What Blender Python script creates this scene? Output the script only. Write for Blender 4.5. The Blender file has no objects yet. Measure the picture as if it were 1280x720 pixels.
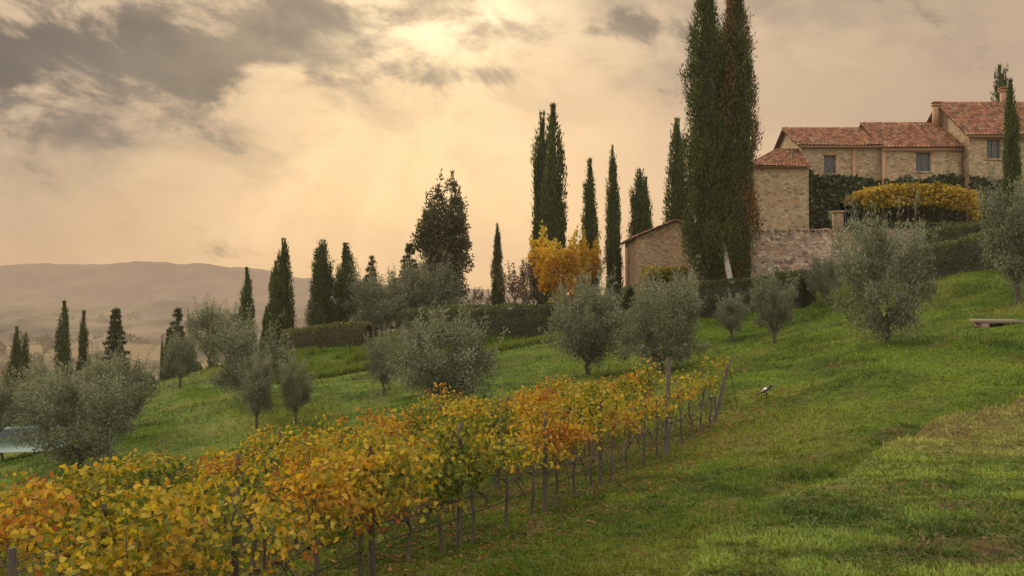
import bpy, math, numpy as np
from mathutils import Vector
R=math.radians
scene=bpy.context.scene
scene.view_settings.view_transform='Standard'
try: scene.view_settings.look='None'
except Exception: pass
scene.view_settings.exposure=0
# ------------------------------------------------------------------ noise
def _h(ix,iy,s):
    n=np.sin(ix*127.1+iy*311.7+s*74.7)*43758.5453
    return n-np.floor(n)
def vnoise(x,y,s=0):
    ix=np.floor(x);iy=np.floor(y);fx=x-ix;fy=y-iy
    fx=fx*fx*(3-2*fx);fy=fy*fy*(3-2*fy)
    a=_h(ix,iy,s);b=_h(ix+1,iy,s);c=_h(ix,iy+1,s);d=_h(ix+1,iy+1,s)
    return (a*(1-fx)+b*fx)*(1-fy)+(c*(1-fx)+d*fx)*fy
def fbm(x,y,s=0,o=4):
    t=0;a=.5;n=0
    for i in range(o):
        t=t+a*vnoise(x*2**i,y*2**i,s+i*7);n+=a;a*=.55
    return t/n
def sstep(a,b,x):
    t=np.clip((x-a)/(b-a),0,1);return t*t*(3-2*t)
# ------------------------------------------------------------------ node helpers
def newmat(name):
    m=bpy.data.materials.new(name);m.use_nodes=True
    try: m.cycles.emission_sampling='NONE'
    except Exception: pass
    m.node_tree.nodes.clear();return m,m.node_tree
class NT:
    def __init__(s,nt): s.nt=nt
    def n(s,t,**kw):
        nd=s.nt.nodes.new(t)
        for k,v in kw.items(): setattr(nd,k,v)
        return nd
    def l(s,a,b): s.nt.links.new(a,b)
    def put(s,sock,v):
        if isinstance(v,(int,float)): sock.default_value=v
        elif isinstance(v,(tuple,list)):
            sock.default_value=v
        else: s.l(v,sock)
    def m(s,op,a,b=None,c=None,clamp=False):
        nd=s.n('ShaderNodeMath',operation=op,use_clamp=clamp)
        s.put(nd.inputs[0],a)
        if b is not None: s.put(nd.inputs[1],b)
        if c is not None: s.put(nd.inputs[2],c)
        return nd.outputs[0]
    def mix(s,f,a,b,bt='MIX'):
        nd=s.n('ShaderNodeMix',data_type='RGBA',blend_type=bt)
        s.put(nd.inputs[0],f)
        for i,v in ((6,a),(7,b)):
            if isinstance(v,(tuple,list)) and len(v)==3: v=(*v,1)
            s.put(nd.inputs[i],v)
        return nd.outputs[2]
    def ss(s,a,b,x):
        nd=s.n('ShaderNodeMapRange',interpolation_type='SMOOTHSTEP')
        s.put(nd.inputs[0],x);nd.inputs[1].default_value=a;nd.inputs[2].default_value=b
        return nd.outputs[0]
    def noise(s,vec,scale,detail=4,rough=.55,dist=0):
        nd=s.n('ShaderNodeTexNoise')
        s.put(nd.inputs['Vector'],vec);nd.inputs['Scale'].default_value=scale
        nd.inputs['Detail'].default_value=detail;nd.inputs['Roughness'].default_value=rough
        nd.inputs['Distortion'].default_value=dist
        return nd.outputs[0]
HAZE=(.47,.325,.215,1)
def haze_out(k,shader,scale=2600.):  # aerial haze painted in: emission mixed over the surface by distance from origin
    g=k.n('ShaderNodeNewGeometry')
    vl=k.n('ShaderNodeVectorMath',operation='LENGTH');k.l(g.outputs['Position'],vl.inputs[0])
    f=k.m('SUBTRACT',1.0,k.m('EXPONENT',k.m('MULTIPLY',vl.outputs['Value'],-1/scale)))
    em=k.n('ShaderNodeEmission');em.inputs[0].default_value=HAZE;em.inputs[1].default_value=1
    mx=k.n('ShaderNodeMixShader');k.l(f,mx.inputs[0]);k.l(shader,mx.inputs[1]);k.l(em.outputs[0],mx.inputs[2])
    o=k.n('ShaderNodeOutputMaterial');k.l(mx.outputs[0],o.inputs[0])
def leafmat(name,trans=.3,gloss=.06,rough=.5,haze=2600.):
    m,nt=newmat(name);k=NT(nt)
    a=k.n('ShaderNodeAttribute',attribute_name='Col')
    d=k.n('ShaderNodeBsdfDiffuse');k.l(a.outputs['Color'],d.inputs[0])
    t=k.n('ShaderNodeBsdfTranslucent');k.l(k.mix(1,a.outputs['Color'],(1.25,1.2,.6),'MULTIPLY'),t.inputs[0])
    mx=k.n('ShaderNodeMixShader');mx.inputs[0].default_value=trans
    k.l(d.outputs[0],mx.inputs[1]);k.l(t.outputs[0],mx.inputs[2])
    out=mx.outputs[0]
    if gloss>0:
        g=k.n('ShaderNodeBsdfGlossy');g.inputs['Roughness'].default_value=rough
        m2=k.n('ShaderNodeMixShader');m2.inputs[0].default_value=gloss
        k.l(out,m2.inputs[1]);k.l(g.outputs[0],m2.inputs[2]);out=m2.outputs[0]
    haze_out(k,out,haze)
    return m
def barkmat(name,c1,c2,scale=8):
    m,nt=newmat(name);k=NT(nt)
    tc=k.n('ShaderNodeTexCoord');mp=k.n('ShaderNodeMapping');mp.inputs['Scale'].default_value=(1,1,.25)
    k.l(tc.outputs['Object'],mp.inputs[0])
    n=k.noise(mp.outputs[0],scale,5,.7)
    p=k.n('ShaderNodeBsdfPrincipled');k.l(k.mix(k.ss(.3,.7,n),c1,c2),p.inputs['Base Color'])
    p.inputs['Roughness'].default_value=.9
    b=k.n('ShaderNodeBump');b.inputs['Strength'].default_value=.6;k.l(n,b.inputs['Height']);k.l(b.outputs[0],p.inputs['Normal'])
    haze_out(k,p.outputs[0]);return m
def plainmat(name,c,rough=.6,metal=0,var=.25,scale=6,spec=.5):
    m,nt=newmat(name);k=NT(nt)
    tc=k.n('ShaderNodeTexCoord');n=k.noise(tc.outputs['Object'],scale,4,.6)
    c1=tuple(x*(1-var) for x in c);c2=tuple(min(1,x*(1+var)) for x in c)
    p=k.n('ShaderNodeBsdfPrincipled');k.l(k.mix(n,c1,c2),p.inputs['Base Color'])
    p.inputs['Roughness'].default_value=rough;p.inputs['Metallic'].default_value=metal
    p.inputs['Specular IOR Level'].default_value=spec
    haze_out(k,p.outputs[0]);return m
def stonemat(name,c1,c2,c3,mortar,sc=3.2,zs=1.8,mw=.05):
    m,nt=newmat(name);k=NT(nt)
    tc=k.n('ShaderNodeTexCoord');mp=k.n('ShaderNodeMapping');mp.inputs['Scale'].default_value=(1,1,zs)
    nz=k.n('ShaderNodeTexNoise');nz.inputs['Scale'].default_value=3;k.l(tc.outputs['Object'],nz.inputs['Vector'])
    ad=k.n('ShaderNodeVectorMath',operation='MULTIPLY_ADD');k.l(nz.outputs['Color'],ad.inputs[0]);ad.inputs[1].default_value=(.12,.12,.12);k.l(tc.outputs['Object'],ad.inputs[2])
    k.l(ad.outputs[0],mp.inputs[0])
    v=k.n('ShaderNodeTexVoronoi');v.inputs['Scale'].default_value=sc;v.inputs['Randomness'].default_value=.85;k.l(mp.outputs[0],v.inputs['Vector'])
    ve=k.n('ShaderNodeTexVoronoi',feature='DISTANCE_TO_EDGE');ve.inputs['Scale'].default_value=sc;ve.inputs['Randomness'].default_value=.85;k.l(mp.outputs[0],ve.inputs['Vector'])
    sep=k.n('ShaderNodeSeparateColor');k.l(v.outputs['Color'],sep.inputs[0])
    col=k.mix(sep.outputs[0],c1,c2)
    col=k.mix(k.ss(.7,.95,sep.outputs[1]),col,c3)
    col=k.mix(k.ss(.80,.98,sep.outputs[2]),col,tuple(x*.5 for x in c1))
    fine=k.noise(tc.outputs['Object'],14,5,.7)
    col=k.mix(k.m('MULTIPLY',k.ss(.35,.75,fine),.35),col,mortar)
    big=k.noise(tc.outputs['Object'],.5,4,.6)
    col=k.mix(k.ss(.45,.8,big),col,k.mix(1,col,(.62,.6,.58),'MULTIPLY'))
    e=k.ss(0.0,mw,ve.outputs['Distance'])
    col=k.mix(e,k.mix(1,mortar,(.75,.75,.75),'MULTIPLY'),col)
    p=k.n('ShaderNodeBsdfPrincipled');k.l(col,p.inputs['Base Color']);p.inputs['Roughness'].default_value=.9
    b=k.n('ShaderNodeBump');b.inputs['Strength'].default_value=.7;b.inputs['Distance'].default_value=.04
    k.l(k.m('ADD',e,k.m('MULTIPLY',fine,.5)),b.inputs['Height']);k.l(b.outputs[0],p.inputs['Normal'])
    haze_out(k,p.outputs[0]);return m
def attrmat(name,rough=.85,nscale=5,haze=2600.):
    m,nt=newmat(name);k=NT(nt)
    a=k.n('ShaderNodeAttribute',attribute_name='Col');tc=k.n('ShaderNodeTexCoord')
    n=k.noise(tc.outputs['Object'],nscale,5,.65)
    c=k.mix(k.ss(.3,.7,n),k.mix(1,a.outputs['Color'],(.68,.68,.7),'MULTIPLY'),k.mix(1,a.outputs['Color'],(1.25,1.22,1.15),'MULTIPLY'))
    p=k.n('ShaderNodeBsdfPrincipled');k.l(c,p.inputs['Base Color']);p.inputs['Roughness'].default_value=rough
    haze_out(k,p.outputs[0],haze);return m
# ------------------------------------------------------------------ mesh builder
class MB:
    def __init__(s): s.v=[];s.f=[];s.c=[];s.m=[];s.n=0
    def add(s,v,f,c=(.5,.5,.5),mi=0):
        v=np.asarray(v,float).reshape(-1,3);f=np.asarray(f,np.int64).reshape(-1,4)
        c=np.asarray(c,float)
        if c.ndim==1: c=np.tile(c,(len(v),1))
        s.v.append(v);s.f.append(f+s.n);s.c.append(c);s.m.append(np.full(len(f),mi,np.int32));s.n+=len(v)
    def mesh(s,name,mats,smooth=False):
        v=np.concatenate(s.v);f=np.concatenate(s.f);c=np.concatenate(s.c);mi=np.concatenate(s.m)
        me=bpy.data.meshes.new(name)
        me.vertices.add(len(v));me.vertices.foreach_set('co',v.astype(np.float32).ravel())
        me.loops.add(f.size);me.loops.foreach_set('vertex_index',f.astype(np.int32).ravel())
        me.polygons.add(len(f));me.polygons.foreach_set('loop_start',(np.arange(len(f))*4).astype(np.int32))
        me.polygons.foreach_set('material_index',mi)
        if smooth: me.polygons.foreach_set('use_smooth',np.ones(len(f),bool))
        me.update(calc_edges=True)
        a=me.color_attributes.new('Col','FLOAT_COLOR','POINT')
        cc=np.ones((len(v),4),np.float32);cc[:,:3]=np.clip(c,0,1);a.data.foreach_set('color',cc.ravel())
        for m in mats: me.materials.append(m)
        return me
    def box(s,x0,x1,y0,y1,z0,z1,c=(.5,.5,.5),mi=0):
        v=[(x,y,z) for z in (z0,z1) for y in (y0,y1) for x in (x0,x1)]
        s.add(v,[(0,2,3,1),(4,5,7,6),(0,1,5,4),(2,6,7,3),(0,4,6,2),(1,3,7,5)],c,mi)
    def tube(s,pts,rad,sides=7,c=(.2,.15,.1),mi=0):
        pts=np.asarray(pts,float);n=len(pts);rad=np.broadcast_to(np.asarray(rad,float),(n,))
        t=np.gradient(pts,axis=0);t/=np.linalg.norm(t,axis=1)[:,None]+1e-9
        ref=np.where(np.abs(t[:,2:3])>.9,np.array([[1.,0,0]]),np.array([[0,0,1.]]))
        a=np.cross(t,ref);a/=np.linalg.norm(a,axis=1)[:,None]+1e-9;b=np.cross(t,a)
        an=np.arange(sides)/sides*2*np.pi
        v=pts[:,None]+(a[:,None]*np.cos(an)[None,:,None]+b[:,None]*np.sin(an)[None,:,None])*rad[:,None,None]
        f=[]
        for i in range(n-1):
            for j in range(sides):
                k=(j+1)%sides;f.append((i*sides+j,i*sides+k,(i+1)*sides+k,(i+1)*sides+j))
        s.add(v.reshape(-1,3),f,c,mi)
        if sides%2==0:
            for i in (0,n-1):
                base=i*sides
                s.f.append(np.array([[base,base+j,base+j+1,base+j+2] for j in range(1,sides-2,2)])+s.n-n*sides)
                s.m.append(np.full(len(s.f[-1]),mi,np.int32))
def obj(name,me,loc=(0,0,0),rot=(0,0,0),sc=(1,1,1),parent=None):
    o=bpy.data.objects.new(name,me);scene.collection.objects.link(o)
    o.location=loc;o.rotation_euler=rot;o.scale=sc
    if parent: o.parent=parent
    return o
LEAF=(np.array([[0,0,0],[.5,.45,.06],[0,1,0],[-.5,.45,.06]]),np.array([[0,1,2,3]]))
VLEAF=(np.array([[0,0,0],[.42,.05,.08],[.5,.55,.10],[0,1,0],[-.5,.55,.10],[-.42,.05,.08]]),np.array([[0,1,2,3],[0,3,4,5]]))
GLEAF=(np.array([[0,0,0],[.30,-.12,.05],[.26,.12,.05],[.55,.30,.12],[.28,.42,.05],[.30,.72,.08],[0,1,-.02],[-.30,.72,.08],[-.28,.42,.05],[-.55,.30,.12],[-.26,.12,.05],[-.30,-.12,.05]]),
       np.array([[0,1,2,3],[0,3,4,5],[0,5,6,7],[0,7,8,9],[0,9,10,11]]))
BLADE=(np.array([[-.5,0,0],[.5,0,0],[.3,.62,.10],[0,1,.34]]),np.array([[0,1,2,3]]))
def basis(d,rng,up=None):
    d=d/(np.linalg.norm(d,axis=1)[:,None]+1e-9)
    r=rng.normal(size=d.shape) if up is None else up
    a=np.cross(d,r);a/=np.linalg.norm(a,axis=1)[:,None]+1e-9
    n=np.cross(a,d)
    return np.stack([a,d,n],axis=2)
def scat(mb,T,pos,d,L,W,col,rng,mi=0,up=None):
    tv,tf=T;n=len(pos);B=basis(d,rng,up)
    L=np.broadcast_to(L,(n,));W=np.broadcast_to(W,(n,))
    loc=tv[None]*np.stack([W,L,L],1)[:,None,:]
    v=pos[:,None,:]+np.einsum('nij,nkj->nki',B,loc)
    k=len(tv);f=tf[None]+(np.arange(n)*k)[:,None,None]
    mb.add(v.reshape(-1,3),f.reshape(-1,4),np.repeat(col,k,axis=0),mi)
# ------------------------------------------------------------------ terrain
CP=np.array([
(0,0,-4.0),(5,5,-3.9),(10,12,-3.2),(-6,0,-4.4),(0,-15,-4),(10,-10,-3),(18,18,-1.9),(5,12,-3.5),(24,30,-.9),
(13,26,-2.1),(17,34,-1.46),(21,42,-.5),(25,50,1.35),(13.7,38,-1.3),(8.7,31,-2.8),(6.3,31,-3.4),(4.3,21,-3.5),(7.9,22,-3.0),(1.5,14.6,-3.65),
(-1.9,14,-3.7),(.6,19,-3.8),(-4.3,9,-3.95),(-6,4,-4.1),(12.1,47,-1.65),(16.9,60,0),(11,61,-.7),(23.5,58,1.8),(3.7,50,-3.3),(6.6,46,-3.0),
(.5,62,-2.7),(2.9,71,-2.2),(-4.7,74,-2.35),(-14.6,77,-3.05),(-12.7,68,-4.5),(-15.2,57,-5.1),(-20,58,-6.1),(-21.3,44,-7.0),(-15.5,45,-6.4),(-8.6,46,-5.5),
(-5,46,-4.6),(-2.8,42,-4.3),(-25.8,75,-5.6),(-29.5,62,-9.0),(-33,95,-9.5),(-45,75,-11),(-40,50,-11),(-30,30,-9),(-12,86,-2.2),(0,84,-1.3),(3,78,-.6),(9,68,.5),(14,64.5,1.0),
(-3.7,16,-3.95),(-4.5,20,-4.4),(-5.5,24,-4.9),(-8,15,-4.7),(-14,20,-6),(-10,33,-5.6),(-1,31,-4.3),(16,64.5,1.7),(29,63,3.2),(35,60,3.6),
(-60,110,-22),(-60,40,-18),(-60,0,-15),(-30,-10,-8),(0,110,-4.5),(30,110,3),(70,110,5),(70,60,6),(70,20,4),(40,0,-.5),(60,-20,0),(-18,108,-7),(-20,5,-6.2)],float)
def U(r2): return np.where(r2>1e-9,r2*np.log(r2+1e-12),0)
P=CP[:,:2]/20;n=len(P)
K=U(((P[:,None]-P[None])**2).sum(-1))+np.eye(n)*.004
A=np.zeros((n+3,n+3));A[:n,:n]=K;A[:n,n]=1;A[:n,n+1:]=P;A[n,:n]=1;A[n+1:,:n]=P.T
wt=np.linalg.solve(A,np.concatenate([CP[:,2],np.zeros(3)]))
def tps(x,y):
    x=x/20;y=y/20;o=wt[n]+wt[n+1]*x+wt[n+2]*y
    for i in range(n): o=o+wt[i]*U((x-P[i,0])**2+(y-P[i,1])**2)
    return o
def crest(x): return np.interp(x,[-8,-3,.78,2.06,4.1,8.5,14,22,40],[-14,1.6,6.3,8.7,11.7,17.2,21,23,24])
def bankmask(x,y): return 1-sstep(-.1,1.0,(y-crest(x))*.62+(fbm(x*.7,y*.7,91,3)-.5)*.9)
def grow(a,step,end,g):
    o=[];s=step
    while abs(a)<abs(end):
        a+=s*(1 if end>0 else -1);o.append(a);s*=g
    return o
gx=np.array(sorted(grow(-50,.8,-9000,1.14)+list(np.arange(-50,-12,.8))+list(np.arange(-12,22,.22))+list(np.arange(22,60,.6))+grow(60,.8,9000,1.14)))
gy=np.array(sorted(grow(-20,1,-3000,1.3)+list(np.arange(-20,1,1.))+list(np.arange(1,26,.2))+list(np.arange(26,100,.45))+grow(100,.8,12000,1.1)))
X,Y=np.meshgrid(gx,gy)
Xc=np.clip(X,-62,72);Yc=np.clip(Y,-22,112)
Z=tps(Xc,Yc)
bk0=bankmask(Xc,Yc)*(1-sstep(18,34,X))
Zb=-1.69+.055*np.clip(Xc,-10,30)-.012*np.clip(Yc,-20,25)
Z=Z*(1-bk0)+np.maximum(Zb,Z)*bk0
rr=np.sqrt(((X-5)/66)**2+((Y-45)/62)**2)
dist=np.hypot(X,Y)
far=-75+fbm(X/420+3,Y/420,5,4)*60-30+sstep(1500,7000,dist)*40
w=sstep(1.0,5.5,rr);Z=Z*(1-w)+far*w
tm=sstep(14.9,15.5,X)*(1-sstep(52,60,X))*sstep(66.25,66.8,Y)*(1-sstep(95,105,Y))
Z=Z*(1-tm)+4.75*tm
Z=Z+((fbm(X*.9,Y*.9,3,3)-.5)*.16*np.clip(dist/15,.4,1)+(fbm(X*.25,Y*.25,8,2)-.5)*.35*sstep(12,30,dist))*(1-tm)
def hgt(x,y):
    x=np.asarray(x,float);y=np.asarray(y,float)
    i=np.clip(np.searchsorted(gx,x)-1,0,len(gx)-2);j=np.clip(np.searchsorted(gy,y)-1,0,len(gy)-2)
    fx=(x-gx[i])/(gx[i+1]-gx[i]);fy=(y-gy[j])/(gy[j+1]-gy[j])
    return (Z[j,i]*(1-fx)+Z[j,i+1]*fx)*(1-fy)+(Z[j+1,i]*(1-fx)+Z[j+1,i+1]*fx)*fy
def bare(x,y):
    """bare-soil mask, ragged"""
    q=fbm(x*.8,y*.8,21,4)
    b=sstep(.62,.74,q)*.5
    cd=(y-crest(x))*.62
    fine=fbm(x*4.5,y*4.5,71,3)
    b=np.maximum(b,.75*sstep(.7,.1,np.abs(cd+.15)+(fbm(x*1.5,y*1.5,61,3)-.35)*1.3)*sstep(3.5,6,x))
    for (cx,cy,rx,ry,a) in ((7.1,15.2,1.6,1.2,.9),(5.7,13.2,1.1,.7,.8),(3.05,6.9,.45,.7,.85),(2.5,5.9,.5,.35,.6),(3.3,9.2,.5,.4,.7)):
        dd=((x-cx)/rx)**2+((y-cy)/ry)**2
        b=np.maximum(b,a*sstep(1.4,.2,dd+(fbm(x*2.2,y*2.2,31,4)-.5)*3.0))
    return b*(.35+.65*sstep(.35,.55,fine))
def gcol(x,y):
    a=fbm(x*.16,y*.16,11,4)[...,None];b=fbm(x*1.3,y*1.3,12,3)[...,None];e=fbm(x*.45,y*.6,14,3)[...,None]
    bm_=bankmask(x,y)[...,None]
    g1=np.array([.046,.092,.012]);g2=np.array([.120,.190,.022]);g3=np.array([.185,.200,.040])
    t=np.clip(sstep(.35,.62,b)*.5+sstep(.40,.62,e)*.65,0,1)
    c=g1*(1-t)+g2*t
    s=sstep(.52,.70,a)*.65;c=c*(1-s)+g3*s
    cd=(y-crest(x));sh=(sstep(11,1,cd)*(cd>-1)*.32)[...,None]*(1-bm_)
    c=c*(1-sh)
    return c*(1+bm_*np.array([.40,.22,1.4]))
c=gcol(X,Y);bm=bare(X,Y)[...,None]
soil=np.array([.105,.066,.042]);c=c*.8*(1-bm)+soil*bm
inv=(sstep(14,3,np.abs((X+1.9)*.9006-(Y-14)*.4347+5))*sstep(36,30,Y)*.45)[...,None]*(sstep(.4,.6,fbm(X*2,Y*2,44,3)))[...,None]
c=c*(1-inv)+np.array([.13,.09,.04])*inv
mb=MB();ny,nx=X.shape
idx=np.arange(nx*ny).reshape(ny,nx)
f=np.stack([idx[:-1,:-1],idx[:-1,1:],idx[1:,1:],idx[1:,:-1]],-1).reshape(-1,4)
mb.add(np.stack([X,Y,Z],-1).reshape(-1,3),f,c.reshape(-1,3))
gm,nt=newmat('grass_ground');k=NT(nt)
at=k.n('ShaderNodeAttribute',attribute_name='Col');g=k.n('ShaderNodeNewGeometry')
n1=k.noise(g.outputs['Position'],6,6,.7);n2=k.noise(g.outputs['Position'],1.1,5,.6)
cc=k.mix(k.ss(.3,.7,n1),k.mix(1,at.outputs['Color'],(.5,.53,.5),'MULTIPLY'),k.mix(1,at.outputs['Color'],(1.3,1.25,1.1),'MULTIPLY'))
cc=k.mix(k.m('MULTIPLY',k.ss(.55,.78,n2),.35),cc,(.13,.14,.035))
vl=k.n('ShaderNodeVectorMath',operation='LENGTH');k.l(g.outputs['Position'],vl.inputs[0])
mp=k.n('ShaderNodeMapping');mp.inputs['Scale'].default_value=(.006,.0035,0);mp.inputs['Rotation'].default_value=(0,0,.5);k.l(g.outputs['Position'],mp.inputs[0])
vo=k.n('ShaderNodeTexVoronoi');vo.inputs['Scale'].default_value=1;k.l(mp.outputs[0],vo.inputs['Vector'])
sp=k.n('ShaderNodeSeparateColor');k.l(vo.outputs['Color'],sp.inputs[0])
fc=k.mix(sp.outputs[0],(.05,.06,.02),(.26,.18,.09));fc=k.mix(k.ss(.55,.75,sp.outputs[1]),fc,(.035,.045,.02))
n3=k.noise(g.outputs['Position'],.006,6,.65);fc=k.mix(k.ss(.5,.6,n3),fc,(.03,.035,.015))
cc=k.mix(k.ss(130,350,vl.outputs['Value']),cc,fc)
p=k.n('ShaderNodeBsdfPrincipled');k.l(cc,p.inputs['Base Color']);p.inputs['Roughness'].default_value=.95;p.inputs['Specular IOR Level'].default_value=.1
bp=k.n('ShaderNodeBump');bp.inputs['Strength'].default_value=.8;bp.inputs['Distance'].default_value=.1;k.l(n1,bp.inputs['Height']);k.l(bp.outputs[0],p.inputs['Normal'])
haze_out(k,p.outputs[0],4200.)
obj('ground',mb.mesh('ground',[gm],True))
# ------------------------------------------------------------------ distant hills
hm,nt=newmat('hill_surface');k=NT(nt);g=k.n('ShaderNodeNewGeometry')
nn=k.noise(g.outputs['Position'],.0032,7,.7)
p=k.n('ShaderNodeBsdfPrincipled');k.l(k.mix(k.ss(.40,.62,nn),(.02,.03,.018),(.17,.125,.075)),p.inputs['Base Color']);p.inputs['Roughness'].default_value=1
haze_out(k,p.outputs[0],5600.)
def hills(name,d,prof,base,seed,rough,depth):
    bs=np.linspace(-1.1,1.1,520);e=np.interp(bs,[q[0] for q in prof],[q[1] for q in prof])
    ridge=e*d+(fbm(bs*14+seed,bs*0+seed,seed,6)-.5)*rough
    rows=[];ts=np.linspace(0,1,16)
    for t in ts:
        yy=d-depth*(1-t)+0*bs
        zz=base+(ridge-base)*(t**1.3)+(fbm(bs*30,bs*0+t*3,seed+3,4)-.5)*rough*1.8*t*(1-t)*2
        rows.append(np.stack([bs*d,yy,zz],-1))
    rows.append(np.stack([bs*d,d+depth+0*bs,base+0*bs],-1))
    V=np.array(rows);a,b=V.shape[:2];ix=np.arange(a*b).reshape(a,b)
    f=np.stack([ix[:-1,:-1],ix[:-1,1:],ix[1:,1:],ix[1:,:-1]],-1).reshape(-1,4)
    m=MB();m.add(V.reshape(-1,3),f);obj(name,m.mesh(name,[hm],True))
hills('hills',9000,[(-1.1,.02),(-.7,.03),(-.5,.040),(-.45,.044),(-.38,.0445),(-.3,.044),(-.25,.038),(-.2,.028),(-.14,.023),(-.05,.02),(.1,.012),(.6,.02),(1.1,.01)],-80,4,120,1500)
hills('hills.001',4600,[(-1.1,.01),(-.5,.004),(-.45,.010),(-.40,.004),(-.34,.008),(-.27,.0),(-.2,.003),(0,-.004),(.5,.0),(1.1,.0)],-90,9,40,900)
hills('hills.002',2300,[(-1.1,-.018),(-.5,-.012),(-.46,-.007),(-.41,-.017),(-.33,-.010),(-.28,-.02),(-.1,-.018),(.5,-.01),(1.1,-.01)],-85,13,26,600)
# ------------------------------------------------------------------ materials
M_leaf=leafmat('foliage',.28,.05)
M_oliv=leafmat('olive_foliage',.2,.06,.5)
M_cyp=leafmat('cypress_foliage',.15,.02)
M_vine=leafmat('vine_foliage',.4,.02)
M_grass=leafmat('grass_blades',.35,.02,.5)
M_bark=barkmat('bark',(.04,.03,.023),(.12,.10,.078))
M_barkp=barkmat('pale_bark',(.20,.18,.15),(.42,.39,.34))
M_wood=barkmat('weathered_wood',(.030,.023,.018),(.095,.078,.062),14)
M_wire=plainmat('wire',(.06,.05,.045),.5,.6)
M_stone=stonemat('stone_masonry',(.30,.22,.14),(.48,.37,.25),(.36,.20,.12),(.44,.36,.26),3.6,1.9)
M_stone2=stonemat('rubble_wall',(.17,.125,.095),(.44,.35,.27),(.32,.17,.11),(.28,.22,.17),3.3,1.6,.08)
M_brick=stonemat('brick_masonry',(.30,.18,.11),(.46,.33,.21),(.28,.15,.09),(.42,.33,.24),4.6,2.6,.06)
M_tile=attrmat('terracotta_tiles',.85,3)
M_frame=plainmat('window_frame',(.20,.17,.14),.6)
M_trim=plainmat('brick_trim',(.36,.21,.13),.85)
mG,nt=newmat('window_glass');k=NT(nt);p=k.n('ShaderNodeBsdfPrincipled');p.inputs['Base Color'].default_value=(.03,.04,.055,1);p.inputs['Roughness'].default_value=.08;p.inputs['Specular IOR Level'].default_value=.5
o=k.n('ShaderNodeOutputMaterial');k.l(p.outputs[0],o.inputs[0]);M_glass=mG
M_dark=plainmat('dark_interior',(.02,.018,.015),.9)
# ------------------------------------------------------------------ tree generators
def jit(rng,base,n,v=.25,hv=.12):
    base=np.asarray(base,float)
    return np.clip(base[None]*(1+rng.uniform(-v,v,(n,1)))*(1+rng.uniform(-hv,hv,(n,3))),0,1)
def cypress(name,h,r,nl,seed,col=(.030,.052,.016),col2=(.098,.13,.038),L=.27,W=.075,brown=None,pw=2.2,qw=.75,low=.03,peak=.1):
    rng=np.random.default_rng(seed);mb=MB()
    s1,s2=rng.uniform(0,9,2)
    def prof(t):
        q=np.clip((t-low)/(1-low),0,1)
        return r*np.minimum(1,(q/peak+.05)**.6)*(1-q**pw)**qw*(1+.13*np.sin(q*9+s1)*.7+.09*np.sin(q*23+s2))
    tt=np.linspace(low,.985,26);wob=np.stack([np.sin(tt*7+s1)*.08*r,np.cos(tt*6+s2)*.08*r,tt*h],1)
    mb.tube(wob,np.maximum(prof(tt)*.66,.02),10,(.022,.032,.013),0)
    mb.tube([(0,0,-.4),(.02,0,low*h*.6),(0,0,h*.25)],[.16*r+.06,.13*r+.05,.05],8,(.2,.17,.14),1)
    K=max(60,nl//60)
    t=rng.uniform(low,1,K*6);pr=prof(t);t=t[rng.uniform(0,1,len(t))<(pr/pr.max())*.85+.12][:K];K=len(t)
    an=rng.uniform(0,2*np.pi,K);lump=1+.34*(vnoise(an*2.2+seed,t*h*.8,seed)-.5)*2
    rc=prof(t)*rng.uniform(.62,1.05,K)*lump
    cen=np.stack([np.cos(an)*rc,np.sin(an)*rc,t*h],1)
    cb=rng.uniform(0,1,K)
    pk=rng.integers(0,K,nl)
    sx=.12*r+.02*rng.uniform(0,1,nl)
    taper=np.clip(prof(t[pk])/(.5*r),.25,1)
    g=rng.normal(size=(nl,3))*np.stack([sx*taper,sx*taper,.40+.0*sx],1)
    pos=cen[pk]+g;pos[:,2]=np.clip(pos[:,2],low*h*.7,h*1.01)
    out=np.stack([np.cos(an[pk]),np.sin(an[pk]),np.zeros(nl)],1)
    d=out*.42+np.array([0,0,1.])+rng.normal(size=(nl,3))*.32
    c1=np.array(col);c2=np.array(col2);f=np.clip(cb[pk]*.7+rng.uniform(-.15,.45,nl),0,1)[:,None]
    cc=c1*(1-f)+c2*f
    if brown is not None:
        bmk=sstep(.30,.6,vnoise(an[pk]*1.2+3,pos[:,2]*.35,seed+5))[:,None]*brown
        cc=cc*(1-bmk)+np.array([.19,.11,.05])*rng.uniform(.5,1.3,(nl,1))*bmk
    scat(mb,LEAF,pos,d,rng.uniform(.6,1.3,nl)*L,rng.uniform(.7,1.3,nl)*W,cc,rng)
    return mb.mesh(name,[M_cyp,M_bark])
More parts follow.
